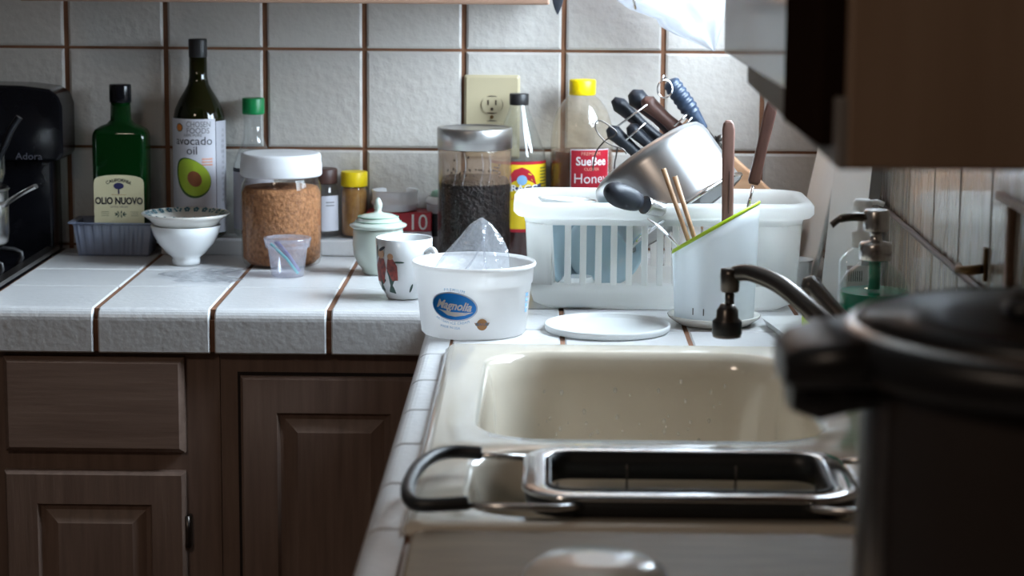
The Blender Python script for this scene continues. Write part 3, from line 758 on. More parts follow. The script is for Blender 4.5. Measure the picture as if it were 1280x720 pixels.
b.build('label', bt)

# honey
bt = thing('honey_bottle', 'big clear honey squeeze bottle with a yellow cap and red label', 'bottle', (-.0300, .520, 0))
b = mb('honey'); b.lathe([(.040, .003), (.0475, .008), (.0478, .150), (.0470, .170)], 44); b.build('honey', bt)
b = mb('pet'); b.lathe([(.040, 0), (.0485, .006), (.0495, .02), (.0495, .178), (.0490, .188), (.0480, .191), (.0485, .195), (.0465, .212), (.0400, .232), (.0300, .247), (.0215, .255), (.0185, .260)], 48); b.build('bottle_body', bt)
b = mb('cap_yellow'); b.lathe([(.0200, .257), (.0208, .259), (.0210, .279), (.0198, .281), (.008, .2815)], 40); b.build('cap', bt)
W = wrap(.0495, 0, .0005); W1 = wrap(.0495, 0, .0009); W2 = wrap(.0495, 0, .0014)
b = mb('label_white'); b.grid(-.0185, .0475, .070, .1760, W, 16, 2); b.mat('label_red'); b.grid(-.0170, .0460, .0715, .1745, W1, 16, 2)
b.mat('ink_salmon'); b.text('PREMIUM', .0075, .0135, .1690, W2)
b.mat('ink_white'); b.text('SueBee', .0185, .0150, .1570, W2, sx=.90, bold=.02); b.text('Honey', .0220, .0150, .1300, W2, sx=.95)
b.mat('ink_salmon'); b.text('CLOVER', .0065, .0150, .1450, W2)
b.build('label', bt)

# wall socket
so = thing('wall_outlet', 'ivory duplex wall socket on the tiles above the steel lidded jar', 'outlet', (-.1725, WALL_Y - .005, .2175))
b = mb('ivory')
b.loft([[(x, 0, z) for x, z in rrect(.0445, .0665, .004)], [(x, -.003, z) for x, z in rrect(.0445, .0665, .004)], [(x, -.0065, z) for x, z in rrect(.0405, .0625, .003)]], smooth=False); b.build('cover_plate', so)
for zc in (.0195, -.0195):
    b = mb('slot'); b.loft([[(x, y, z + zc) for x, z in ell(0, 0, .0178 , .0146)] for y in (-.0064, -.0067)])
    b.mat('ivory'); sh = [(x, max(-.0125, min(.0125, z))) for x, z in ell(0, 0, .0166, .0160, 40)]
    b.loft([[(x, y, z + zc) for x, z in sh] for y in (-.0064, -.0082)], smooth=False)
    b.mat('slot')
    for u in (-.0062, .0062): b.box(u - .0013, u + .0013, -.0086, -.0080, zc - .0005, zc + .0075)
    b.loft([[(x, y, z + zc) for x, z in ell(0, -.0068, .0024, .0026, 14)] for y in (-.0080, -.0086)])
    b.build('socket', so)
b = mb('brass'); b.loft([[(x, y, z) for x, z in ell(0, 0, .0030, .0030, 16)] for y in (-.0064, -.0076)]); b.build('screw', so)

# ------------------------------------------------------------------ ice cream tub
tb = thing('ice_cream_tub', 'white ice cream tub with a blue oval logo at the corner of the worktop', 'tub', (-.1780, -.148, .0005))
def tr(z): return .0665 + .0075 * z / .066 if z < .066 else .0755
b = mb('tub_plastic')
b.cup([(.0640, 0), (.0665, .0025), (.0735, .0655), (.0752, .0665), (.0765, .0860), (.0790, .0865), (.0795, .0890), (.0785, .0915)], .0014, 72); b.build('tub_body', tb)
W = wrap(tr, 0, .0006); W2 = wrap(tr, 0, .0011); W3 = wrap(tr, 0, .0016)
R_ = -.08
def tl(fn):
    def f(u, z): # the print runs slightly downhill to the right
        return fn(-.024 + u * cos(R_) - z * sin(R_), .0435 + u * sin(R_) + z * cos(R_))
    return f
b = mb('ink_pale_blue'); b.patch(ell(0, 0, .0310, .0185, 48), tl(W), 4); b.mat('ink_white'); b.patch(ell(0, 0, .0304, .0180, 48), tl(wrap(tr, 0, .0008)), 4)
b.mat('ink_blue'); b.patch(ell(0, 0, .0295, .0168, 48), tl(W2), 6)
b.mat('ink_white'); b.text('Magnolia', .0150, .000, .001, tl(W3), sx=.86, shear=.35, bold=.03)
sw = [(-.020, -.006), (-.010, -.0065), (.0, -.007), (.014, -.006), (.026, -.0045), (.016, -.0095), (.004, -.0125), (-.006, -.0120), (-.013, -.0085)]
b.patch(sw, tl(W3), 2)
b.mat('ink_pale_blue'); b.text('PREMIUM', .0056, 0, .0213, tl(W2), arc=.055, space=1.25); b.text('MADE IN USA', .0044, -.002, -.0272, tl(W2))
b.text('ARTISAN ICE CREAM', .0046, 0, -.0215, tl(W2), arc=-.055, space=1.1)
b.build('printed_logo', tb)
b = mb('ink_pale_blue'); b.grid(.0830, .0840, .030, .0555, W, 1, 4)
for i in range(4): b.grid(.0840, .0900, .030 + .007 * i, .0345 + .007 * i, W, 3, 1)
b.build('side_print', tb)
b = mb('ink_brown'); b.patch(ell(.0125, .0210, .0068, .0074), W2, 2); b.patch([(.003, .0235), (.0045, .0200), (.0205, .0200), (.022, .0235), (.0125, .0215)], W2, 2)
b.mat('ink_grey'); b.patch([(.005, .0195), (.020, .0195), (.0205, .0235), (.0045, .0235)], wrap(tr, 0, .0014), 2)
b.mat('ink_orange'); b.text('USA', .0046, .0125, .0215, W3)
b.build('seal', tb)
# crumpled film inside
b = mb('film')
rings = []
N = 64
for k in range(15):
    t = k / 14
    z = .028 + .117 * t
    rr_ = .060 * (1 - t) ** .60 * (.72 + .28 * min(1, t / .4)) + .0010
    cx_, cy_ = -.006 + .021 * t, .006 * sin(4 * t)
    ring = []
    for j in range(N):
        a = 2 * PI * j / N + .5 * t
        f = 1 + (.16 * sin(2 * a + 1.5 + 2 * t) + .13 * sin(3 * a - 5 * t) + .06 * sin(7 * a + 6 * t)) * min(1, .2 + 1.2 * t)
        ring.append((cx_ + rr_ * f * cos(a), cy_ + rr_ * f * sin(a) * .8, z + .004 * sin(5 * a + 3 * t) * (1 - t)))
    rings.append(ring)
b.loft(rings, cap0=False, cap1=True)
for a in (3.9, 5.3):
    pts = []
    for k in range(12):
        t = k / 12; rr_ = .060 * (1 - t) ** .60 * (.72 + .28 * min(1, t / .4)) * 1.03; pts.append((-.006 + .021 * t + rr_ * cos(a + 1.3 * t * (5 - a)), rr_ * .8 * sin(a + 1.3 * t * (5 - a)), .03 + .117 * t))
    b.tube(pts, [.0022 * (1 - .6 * k / 12) for k in range(12)], 6)
tag(b.build('plastic_wrap', loc=(-.183, -.148, .003)), 'crumpled clear plastic film sticking up out of the ice cream tub', 'plastic film')
# tub lid on the worktop
b = mb('white_plastic'); b.lathe([(.0770, 0), (.0800, .0008), (.0812, .0050), (.0812, .0082), (.0795, .0090), (.0780, .0075), (.0765, .0035), (.070, .0028), (.02, .0030)], 72)
tag(b.build('tub_lid', loc=(-.0065, -.128, .0008)), 'flat round white plastic lid lying on the tiles before the dish rack', 'lid')

# ------------------------------------------------------------------ dish rack
RX, RY = .0735, .102
rk = thing('dish_rack', 'white slatted plastic dish rack full of dishes on the tiled corner', 'rack', (RX, RY, .001))
HX, HY = .182, .083
def rring(hx, hy, r, z): return rr3(hx, hy, r, z, 8)
b = mb('rack_plastic')
b.loft([rring(HX - .018, HY - .014, .03, .000), rring(HX - .006, HY - .004, .035, .006), rring(HX - .002, HY - .001, .035, .020), rring(HX + .001, HY + .000, .035, .037),
        rring(HX - .002, HY - .003, .033, .037), rring(HX - .005, HY - .005, .033, .020), rring(HX - .012, HY - .010, .03, .0045)]); b.build('base_tray', rk)
b = mb('rack_plastic')
b.loft([rring(HX + .006, HY + .003, .036, .116), rring(HX + .008, HY + .005, .036, .124), rring(HX + .017, HY + .013, .042, .126), rring(HX + .022, HY + .017, .046, .131), rring(HX + .022, HY + .017, .046, .141), rring(HX + .018, HY + .013, .044, .1465),
        rring(HX + .010, HY + .006, .038, .1475), rring(HX + .005, HY + .002, .035, .142), rring(HX + .003, HY, .034, .116)], cap0=False, cap1=False, closed=True)
b.build('rim', rk)
# walls: wide solid corners and separate slats
def wallpt(side, s_, z, inn=0):
    f = (z - .03) / .09; hx, hy = HX + .001 + .005 * f - inn, HY + .003 * f - inn
    return {'f': (s_, -hy, z), 'b': (s_, hy, z), 'l': (-hx, s_, z), 'r': (hx, s_, z)}[side]
def slat(side, s0, s1, nm='slat'):
    bb = mb('rack_plastic')
    bb.loft([[wallpt(side, s0, z), wallpt(side, s1, z), wallpt(side, s1, z, .003), wallpt(side, s0, z, .003)] for z in (.034, .08, .122)], smooth=False)
    bb.build(nm, rk, bevel=.001)
u = -.1450; 
while u < .110:
    slat('f', u + .0105, u + .0195); slat('b', u + .0105, u + .0195); u += .0207
for side in 'lr':
    v = -.048
    while v < .05: slat(side, v, v + .009); v += .0207
# corner walls
def corner(sx, sy, fx, fy):
    rings = []
    for z in (.034, .08, .120):
        f = (z - .03) / .09; hx, hy = HX + .001 + .005 * f, HY + .003 * f; r = .034
        pts = [(sx * fx, sy * hy)] + [(sx * (hx - r + r * sin(rad(a))), sy * (hy - r + r * cos(rad(a)))) for a in range(0, 91, 15)] + [(sx * hx, sy * fy)]
        inn = [(x - sx * .003 * (1 if i else 0), y - sy * .003 * (1 if i < len(pts) - 1 else 0)) for i, (x, y) in enumerate(pts)]
        rings.append([(x, y, z) for x, y in pts + list(reversed(inn))])
    bb = mb('rack_plastic'); bb.loft(rings); bb.build('corner_wall', rk)
for sx, fx in ((-1, .152), (1, .115)):
    for sy in (-1, 1): corner(sx, sy, fx, .058)

# dishes inside the rack (world coordinates)
def plate(name, label, r, loc, rot, mat='ceramic', cat='plate', depth=.016):
    bb = mb(mat); bb.lathe([(r * .55, 0), (r * .60, .001), (r * .68, .006), (r * .92, depth * .8), (r, depth), (r * .995, depth + .002), (r * .90, depth * .8 + .0035), (r * .66, .0095), (r * .5, .005), (.004, .0045)], 56)
    o = bb.build(name, loc=loc); o.rotation_euler = rot; return tag(o, label, cat, 'plates in the dish rack')
plate('plate', 'pale blue plate standing at the left end inside the dish rack', .058, (-.055, .128, .072), (rad(86), 0, rad(40)), 'blue_china')
plate('plate', 'pale blue plate standing across the middle left of the dish rack', .054, (-.004, .140, .070), (rad(84), 0, rad(4)), 'blue_china')
plate('plate', 'white plate lying level on top of the upright dishes in the rack', .040, (-.058, .078, .128), (rad(-3), rad(3), 0))
plate('plate', 'white plate standing on edge at the right of the rack behind the utensil holder', .052, (.165, .110, .066), (rad(90), 0, rad(62)))
bb = mb('ceramic'); bb.cup([(.020, 0), (.022, .004), (.036, .016), (.040, .032)], .0025, 40); o = bb.build('bowl', loc=(-.042, .066, .0400)); o.rotation_euler = (PI, 0, 0); tag(o, 'small white bowl upside down on the floor of the dish rack', 'bowl')
bb = mb('lime'); bb.box(-.003, .003, -.002, .002, 0, .09, .0005); bb.mat('knob_black'); bb.box(-.003, .003, -.002, .002, -.03, 0); o = bb.build('spatula', loc=(.0060, .052, .036)); tag(o, 'thin lime green handled utensil upright in the dish rack', 'utensil')

# saucepan tipped in the rack
ax = Vector((.57, -.24, -.80)).normalized()
sp = thing('saucepan', 'stainless saucepan upside down and tilted on the dish rack, black handle forward', 'pan', (.0500, .124, .2030), frame_to(ax))
b = mb('pot_steel')
prof = [(.055, 0), (.070, .0012), (.0775, .005), (.0812, .0125), (.0825, .022), (.0830, .090), (.0832, .095), (.0860, .0985), (.0862, .1005), (.0838, .1010), (.0815, .0985), (.0808, .020), (.074, .006), (.01, .004)]
prof = [(r * 1.10, z) for r, z in prof]
b.lathe(prof, 72); b.build('pan_body', sp)
b = mb('chrome'); b.lathe([(.0920, .0945), (.0958, .0975), (.0958, .1010), (.0920, .1022)], 72, False, False); b.build('rim', sp)
# handle built in world space, converted to pan space
sp_inv = (Matrix.Translation(sp.location) @ sp.rotation_euler.to_matrix().to_4x4()).inverted()
hp = bez([(.078, .024, .136), (.060, .002, .143), (.042, -.014, .150), (.030, -.024, .156)], 6)
b = mb('steel'); b.T = sp_inv; b.tube(hp[:12], [.013, .0125, .012, .0115, .0110, .0108, .0108, .0108, .0110, .0115, .012, .0125], 16); b.build('ferrule', sp)
hp = [(.034, -.014, .153), (.028, -.020, .1560), (.020, -.030, .160), (.011, -.040, .1645), (.003, -.050, .169), (-.003, -.058, .1725), (-.006, -.062, .174)]
b = mb('knob_black'); b.T = sp_inv; b.tube(hp, [.0125, .0145, .0160, .0165, .0152, .0110, .0030], 20); b.build('handle', sp)

# ------------------------------------------------------------------ knife block
kb = thing('knife_block', 'tan wooden knife block leaning behind the dish rack', 'knife block', (0, 0, 0))
b = mb('block_wood'); KY0, KY1 = .300, .405
b.prism([(.130, .235), (.057, .152), (.188, .0375), (.215, .001), (.278, .001), (.288, .020), (.288, .097)], 'y', KY0, KY1); b.build('block_body', kb, bevel=.003)
adir = Vector((-.755, 0, .656))
nrm = Vector((.656, 0, .755))
E0 = Vector((.0935, 0, .1935))
def knife(name, label, off, y, L, r, mat, cat='knife', flatk=.62, hole=False, bow=.0):
    root = thing(name, label, cat, tuple(E0 + nrm * off + Vector((0, y, 0))), frame_to(adir), 'knives in the tan block')
    bb = mb(mat)
    n = 9; pts = []; rs = []
    for k in range(n):
        t = k / (n - 1); pts.append((bow * sin(t * PI), 0, .006 + L * t))
        rs.append(1.08 * r * (.72 + .28 * abs(t - .35) * 1.6) if t < .8 else r * (1.08, .92, .35)[min(2, int((t - .8) / .08))])
    rs[-1] = r * .45
    bb.tube(pts, rs, 16, flat=flatk); bb.build('handle', root)
    bb = mb('steel'); bb.box(-.010, .010, -.0008, .0008, -.055, .008); bb.build('blade', root)
    if hole:
        bb = mb('dark'); bb.tube([(-.0, -.0098, L - .008), (0, -.0086, L - .008)], .0030, 12); bb.build('rivet_hole', root)
    return root
KG = 'knives in the tan block'
knife('kitchen_knife', 'black handled knife at the far left of the top row in the block', -.002, .385, .098, .0150, 'knob_black', flatk=.75)
knife('kitchen_knife', 'thick black handled knife with a hole in its butt beside the wooden one', .024, .348, .088, .0200, 'knob_black', hole=True, flatk=.7)
knife('kitchen_knife', 'dark brown wooden handled knife in the block above the saucepan', .030, .318, .070, .0160, 'handle_wood', flatk=.75)
knife('kitchen_knife', 'short black handled knife low at the left of the block', -.036, .322, .080, .0150, 'knob_black', flatk=.75, hole=True)
knife('kitchen_knife', 'short black handled knife second from the left in the low row', -.014, .316, .060, .0140, 'knob_black', hole=True, flatk=.75)
# ribbed navy handle with key ring
A, B_ = Vector((.090, .300, .298)), Vector((.144, .300, .224))
d = (A - B_)
sc = thing('can_opener', 'navy ribbed handle tool with a steel ring above the saucepan', 'utensil', tuple(B_), frame_to(d))
L = d.length
b = mb('navy'); pts = []; rs = []
for k in range(46):
    t = k / 45; z = t * (L - .004)
    base = .0068 + .0058 * min(1, t / .45) if t < .45 else .0126
    if t > .92: base *= math.sqrt(max(.02, 1 - ((t - .92) / .08) ** 2 * .9))
    rib = .0009 * sin(t * 62) if .32 < t < .9 else 0
    pts.append((0, 0, z)); rs.append((base + rib) * 1.22)
b.tube(pts, rs, 18, flat=.85); b.build('grip', sc)
b = mb('dull_metal'); b.tube([(0, 0, -.022), (0, 0, .004)], .0060, 12); b.box(-.009, .009, -.004, .004, -.040, -.018); b.lathe([(.001, -.030), (.008, -.028), (.008, -.022), (.001, -.020)], 14, c=(.012, 0)); b.build('jaw', sc)
b = mb('chrome'); inv = (Matrix.Translation(B_) @ frame_to(d).to_matrix().to_4x4()).inverted()
b.T = inv; ctr = Vector((.0850, .280, .2835)); b.tube([ctr + Vector((.0108 * cos(a), .002 * sin(a * 2), .0128 * sin(a))) for a in [2 * PI * i / 32 for i in range(32)]], .0012, 8, closed=True)
b.tube([(.081, .280, .296), (.083, .284, .303), (.087, .288, .299)], .0012, 6); b.build('key_ring', sc)
# wire skewers / whisk loops
wr = thing('wire_strainer', 'thin steel wire loops poking up left of the saucepan', 'utensil', (0, 0, 0))
b = mb('dull_metal')
b.tube(bez([(-.0180, .262, .165), (-.0170, .262, .180), (-.0120, .262, .196), (.0005, .262, .210), (.0120, .262, .216), (.0150, .262, .222), (.0060, .262, .2300), (-.0080, .262, .238), (-.0155, .262, .2345), (-.0130, .262, .2220), (-.0020, .262, .2090), (.0100, .262, .2020), (.0250, .262, .1970), (.0300, .262, .1900)], 8), .0011, 8)
b.tube(bez([(.0100, .262, .0016), (.0110, .262, .09), (.0130, .262, .170), (.0150, .262, .185), (.0170, .262, .2000)], 5), .0011, 8); b.build('wire_loop', wr)
for pts in ([(.017, .285, .228), (.060, .285, .2600)], [(.030, .285, .2080), (.058, .285, .2330)], [(.100, .285, .2290), (.1180, .285, .2460)], [(.1080, .285, .2220), (.1260, .285, .2420)]):
    b = mb('steel'); b.tube(pts, .0015, 8); b.build('wire', wr)

# ------------------------------------------------------------------ utensil holder on its saucer
UXc, UYc = .1350, -.0720
b = mb('ceramic_cream'); b.lathe([(.044, 0), (.0480, .001), (.0600, .0095), (.0612, .0125), (.0595, .0135), (.0560, .0100), (.0460, .0050), (.01, .0048)], 56)
tag(b.build('saucer', loc=(UXc, UYc, .0006)), 'cream saucer under the white slanted utensil holder', 'saucer')
uh = thing('utensil_holder', 'white cylinder utensil holder with slanted lime green rim on a saucer', 'utensil holder', (UXc, UYc, .0070))
def hz(x, y=0): return .1215 + .58 * x - .19 * y
b = mb('cyl_plastic'); seg = 64
def hring(r, zf, out=True): return [(r * cos(2 * PI * j / seg), r * sin(2 * PI * j / seg), zf(r * cos(2 * PI * j / seg), r * sin(2 * PI * j / seg))) for j in range(seg)]
rings = [hring(.0500, lambda x, y: 0), hring(.0520, lambda x, y: .002)]
for k in range(1, 9): rings.append(hring(.0520 + .0040 * k / 8, lambda x, y, k=k: .002 + (hz(x, y) - .004) * k / 8))
rings += [hring(.0535, lambda x, y: hz(x, y) - .002), hring(.0495, lambda x, y: .005)]
b.loft(rings); b.build('holder_body', uh)
b = mb('lime'); b.loft([hring(.0560, lambda x, y: hz(x, y) - .0035), hring(.0572, lambda x, y: hz(x, y) - .001), hring(.0560, lambda x, y: hz(x, y) + .0020), hring(.0530, lambda x, y: hz(x, y) + .0020), hring(.0522, lambda x, y: hz(x, y) - .001)], closed=True); b.build('rim', uh)
b = mb('slot')
for a in (-.62, -.34, .0, .3): b.grid(-.0007, .0007, .012, .021, wrap(.0521, a, .0010), 1, 2)
b.build('drain_slots', uh)
def stick(name, label, pts, r, mat, cat, flatk=1, seg=10, bev=0, group='chopsticks in the utensil holder'):
    bb = mb(mat); o0 = Vector(pts[0]); bb.tube([Vector(p) - o0 for p in pts], r, seg, flat=flatk)
    return tag(bb.build(name, loc=tuple(o0)), label, cat, group)
stick('chopstick', 'bamboo chopstick leaning left in the utensil holder, the longer showing one', [(.127, -.060, .014), (.0990, -.100, .110), (.0640, -.092, .206)], [.0022, .0030, .0034], 'bamboo', 'chopstick')
stick('chopstick', 'bamboo chopstick just right of the longer one in the utensil holder', [(.132, -.068, .014), (.1060, -.100, .1150), (.0790, -.090, .196)], [.0022, .0030, .0034], 'bamboo', 'chopstick')
wd = thing('wooden_spoon', 'reddish wooden utensil handle with rounded top standing in the middle of the holder', 'utensil', (.1485, -.092, .014))
b = mb('spoon_wood'); b.loft([[(x + dx, y, z) for x, y in rrect(w, .004, .003, 4)] for z, w, dx in ((0, .006, 0), (.10, .0072, .0), (.16, .0076, -.001), (.243, .0082, -.0018), (.251, .0066, -.002), (.255, .0035, -.002))]); b.build('handle', wd)
b = mb('dark'); b.box(.0000, .0006, -.0046, -.0042, .135, .19); b.build('groove', wd)
kn = thing('steak_knife', 'dark wooden handled knife standing at the right side of the utensil holder', 'knife', (.1830, -.065, .184), frame_to((.022, -.004, .108)))
b = mb('handle_wood'); b.loft([[(x, y, z) for x, y in rrect(w, .0050, .003, 4)] for z, w in ((0, .0060), (.004, .0078), (.05, .0070), (.095, .0080), (.108, .0070), (.112, .003))]); b.build('handle', kn)
b = mb('chrome'); b.tube([(0, 0, -.055), (0, 0, -.002)], .0042, 12, flat=.5); b.box(-.007, .007, -.0006, .0006, -.16, -.05); b.build('blade', kn)
tsn = thing('spoon', 'steel spoon handle sticking out left of the utensil holder', 'spoon', (.0880, -.088, .103))
b = mb('chrome'); pts = [(.030, .02, -.085), (.012, .008, -.020), (0, 0, 0), (-.012, -.001, .012), (-.028, -.002, .027), (-.044, -.002, .038)]
b.tube([(x, y, z) for x, y, z in pts], [.003, .0035, .0040, .0052, .0060, .0015], 14, flat=.35); b.build('handle', tsn)

# soap dish with sponge, right of the holder
b = mb('white_plastic'); b.loft([rr3(.036, .070, .008, 0), rr3(.042, .078, .010, .010), rr3(.0435, .0795, .011, .0115), rr3(.040, .076, .010, .0105), rr3(.034, .068, .008, .002)], smooth=False)
o = tag(b.build('sponge_dish', loc=(.2480, -.150, .0005)), 'white rectangular dish holding a lime sponge behind the faucet', 'dish'); o.rotation_euler = (0, 0, rad(8))
b = mb('sponge_green'); b.loft([rr3(.016, .030, .004, 0), rr3(.017, .031, .004, .004), rr3(.017, .031, .004, .018), rr3(.015, .029, .004, .021)])
tag(b.build('sponge', loc=(.262, -.140, .0040)), 'lime green sponge in the white dish', 'sponge')
b = mb('white_plastic'); b.lathe([(.018, 0), (.020, .002), (.0245, .050), (.0255, .052), (.0235, .051), (.017, .003)], 32)
tag(b.build('plastic_cup', loc=(.268, .165, .0005)), 'small pale plastic cup between the dish rack and the white boards', 'cup')

# ------------------------------------------------------------------ white boards leaning on the right wall
def board(name, label, yf, yn, xf, xn, H, lean, t=.012, edge=False):
    root = thing(name, label, 'cutting board', (0, 0, 0), None, 'white boards leaning on the wall')
    bb = mb('board_white')
    def quad(dx):
        return [(xf + dx, yf, .001), (xn + dx, yn, .001), (xn + lean + dx, yn, H), (xf + lean + dx, yf, H)]
    bb.loft([quad(0), quad(t)], smooth=False); bb.build('board_body', root, bevel=.003)
    if edge:
        bb = mb('board_edge'); bb.loft([[(xn - .001, yn - .004, .001), (xn - .001, yn, .001), (xn + lean - .001, yn, H), (xn + lean - .001, yn - .004, H)],
                                         [(xn + t + .001, yn - .004, .001), (xn + t + .001, yn, .001), (xn + lean + t + .001, yn, H), (xn + lean + t + .001, yn - .004, H)]], smooth=False); bb.build('edge_band', root)
board('cutting_board', 'white plastic board leaning in the corner, farther of the two', .430, .165, .292, .286, .262, .052, .008)
board('cutting_board', 'white plastic board with a grey edge leaning on the planks, nearer of the two', .110, -.085, .296, .318, .285, .022, .012, True)

# ------------------------------------------------------------------ soap bottles
sd = thing('soap_dispenser', 'glass dispenser of green soap with a steel pump on the sink ledge', 'soap dispenser', (.2695, -.545, ZR - .011))
sd.scale = (1, 1, 1.14)
b = mb('soap'); b.lathe([(.030, .004), (.0365, .007), (.0370, .106)], 40); b.lathe([(.0065, .108), (.0065, .138)], 16); b.build('soap', sd)
b = mb('clear_glass'); b.lathe([(.032, 0), (.0385, .004), (.0392, .10), (.0375, .112), (.030, .124), (.020, .131), (.0165, .134), (.0165, .142)], 44); b.build('glass_body', sd)
b = mb('steel'); b.lathe([(.0172, .136), (.0178, .137), (.0178, .150), (.0160, .153), (.0070, .154), (.0062, .163), (.0135, .164), (.0140, .166), (.0140, .182), (.0125, .184)], 32)
b.build('pump', sd)
b = mb('dull_metal'); b.tube(bez([(-.008, 0, .1765), (-.028, -.002, .1770), (-.040, -.003, .1750), (-.049, -.004, .1690)]), [.0042] * 20 + [.0034] * 11, 10); b.build('nozzle', sd)
pb = thing('pump_bottle', 'clear bottle with a white pump head behind the green soap dispenser', 'bottle', (.2720, -.425, ZR))
b = mb('clear_glass'); b.loft([rr3(.022, .015, .006, 0), rr3(.024, .017, .007, .004), rr3(.024, .017, .007, .125), rr3(.014, .012, .010, .138), rr3(.010, .010, .0098, .142)]); b.build('bottle_body', pb)
b = mb('label_white'); b.box(-.018, .018, -.0178, -.0172, .03, .122); b.mat('ink_dark')
for i in range(7): b.box(-.016 + i * .0024, -.0150 + i * .0024, -.0184, -.0179, .104, .116)
b.build('label', pb)
b = mb('white_plastic'); b.lathe([(.0110, .141), (.0115, .143), (.0115, .158), (.006, .160), (.0045, .172), (.0045, .182), (.0110, .183), (.0110, .193), (.0085, .196)], 28); b.tube([(.000, 0, .1915), (.016, -.002, .1930), (.024, -.003, .1900)], .0045, 10, flat=.7); b.build('pump', pb)

# cord along the planks, hook
b = mb('cord'); b.tube(bez([(WALL_X - .009, .02, .156), (WALL_X - .009, -.10, .1545), (WALL_X - .009, -.45, .149), (WALL_X - .009, -.75, .146), (WALL_X - .010, -1.0, .140), (WALL_X - .012, -1.12, .06), (WALL_X - .012, -1.15, .006)]), .0036, 10)
tag(b.build('power_cord'), 'brown cord running along the plank wall behind the soap bottles', 'cord')
hk = thing('wall_hook', 'small aged brass hook on the plank wall', 'hook', (WALL_X - .005, -.700, .170))
b = mb('brass'); b.box(-.004, 0, -.006, .006, -.012, .022); b.build('plate', hk, bevel=.001)
b = mb('brass'); b.tube([(-.004, 0, .0), (-.016, .006, -.002), (-.024, .020, -.004), (-.022, .030, .000)], [.005, .005, .0045, .003], 10); b.build('arm', hk)

# ------------------------------------------------------------------ faucet
fc = thing('kitchen_faucet', 'chrome kitchen faucet whose spout reaches left over the sink', 'faucet', (.300, -.790, ZR))
b = mb('chrome'); b.loft([rr3(.024, .11, .022, 0), rr3(.024, .11, .022, .006), rr3(.021, .107, .020, .009)]); b.lathe([(.019, .008), (.021, .010), (.018, .030), (.015, .045), (.012, .05)], 32); b.build('base', fc)
F = lambda x, y, z: (x - .300, y + .790, z - ZR)
b = mb('dull_metal'); pts = bez([F(.300, -.790, .045), F(.268, -.760, .066), F(.232, -.722, .084), F(.190, -.683, .118), F(.158, -.645, .142), F(.130, -.615, .1505), F(.1130, -.600, .1480)])
n = len(pts); b.tube(pts, [.0125 - .0040 * i / n for i in range(n)], 18); b.build('spout', fc)
b = mb('dull_metal'); b.T = Matrix.Translation(F(.1080, -.600, 0)); b.lathe([(.0085, .128 ), (.0100, .130), (.0105, .146), (.0100, .153), (.006, .154)], 24)
b.lathe([(.004, .114), (.0050, .1150), (.0050, .128)], 16); b.build('spout_tip', fc)
b = mb('dull_metal'); b.T = Matrix.Translation(F(.1060, -.600, 0)); b.lathe([(.0120, .0790), (.0150, .0795), (.0155, .082), (.0152, .0975), (.0120, .100), (.0115, .1085), (.0095, .1110), (.0075, .1150), (.003, .1155)], 28)
b.mat('rubber'); b.lathe([(.0154, .0825), (.0160, .0835), (.0158, .0965), (.0150, .0975)], 28, False, False); b.build('aerator', fc)
b = mb('dull_metal'); b.tube(bez([F(.300, -.690, .02), F(.285, -.680, .060), F(.255, -.665, .080), F(.222, -.640, .108), F(.200, -.615, .132), F(.192, -.605, .140)]), .0085, 14)
b.loft([[F(.1935 + r * cos(a), -.605 + r * sin(a), z) for a in [2 * PI * j / 16 for j in range(16)]] for r, z in ((.004, .126), (.0105, .130), (.0115, .137), (.009, .144), (.002, .147))]); b.build('lever', fc)
# sponge in the near sink bowl
b = mb('sponge_yellow'); b.loft([rr3(.028, .011, .004, 0), rr3(.030, .0125, .005, .006), rr3(.030, .0125, .005, .118), rr3(.028, .011, .004, .124)])
o = tag(b.build('sponge', loc=(.135, -.902, -.1710)), 'yellow sponge standing on edge in the near sink bowl against the divider', 'sponge'); o.rotation_euler = (rad(-6), 0, rad(8))

# ------------------------------------------------------------------ over the sink strainer
st = thing('sink_strainer', 'steel over sink strainer with black handles laid across the near bowl', 'strainer', (0, 0, 0))
cx, cy = .038, -1.000; hx, hy = .145, .092; zt = .030
def sring(i, z, r=.045): return [(x, y, z) for x, y in rrect(hx - i, hy - i, max(r - i, .01), 10, cx, cy)]
b = mb('chrome'); b.loft([sring(-.001, zt - .003), sring(0, zt), sring(.004, zt + .0015), sring(.018, zt + .0015), sring(.021, zt), sring(.021, zt - .003)], closed=True); b.build('rim', st)
b = mb('rubber'); b.loft([sring(.0215, zt + .002), sring(.0215, zt - .024), sring(.0245, zt - .024), sring(.0245, zt + .002)], closed=True)
b.loft([sring(.001, zt - .003), sring(.003, zt - .019), sring(.006, zt - .019), sring(.004, zt - .003)], closed=True); b.build('rubber_band', st)
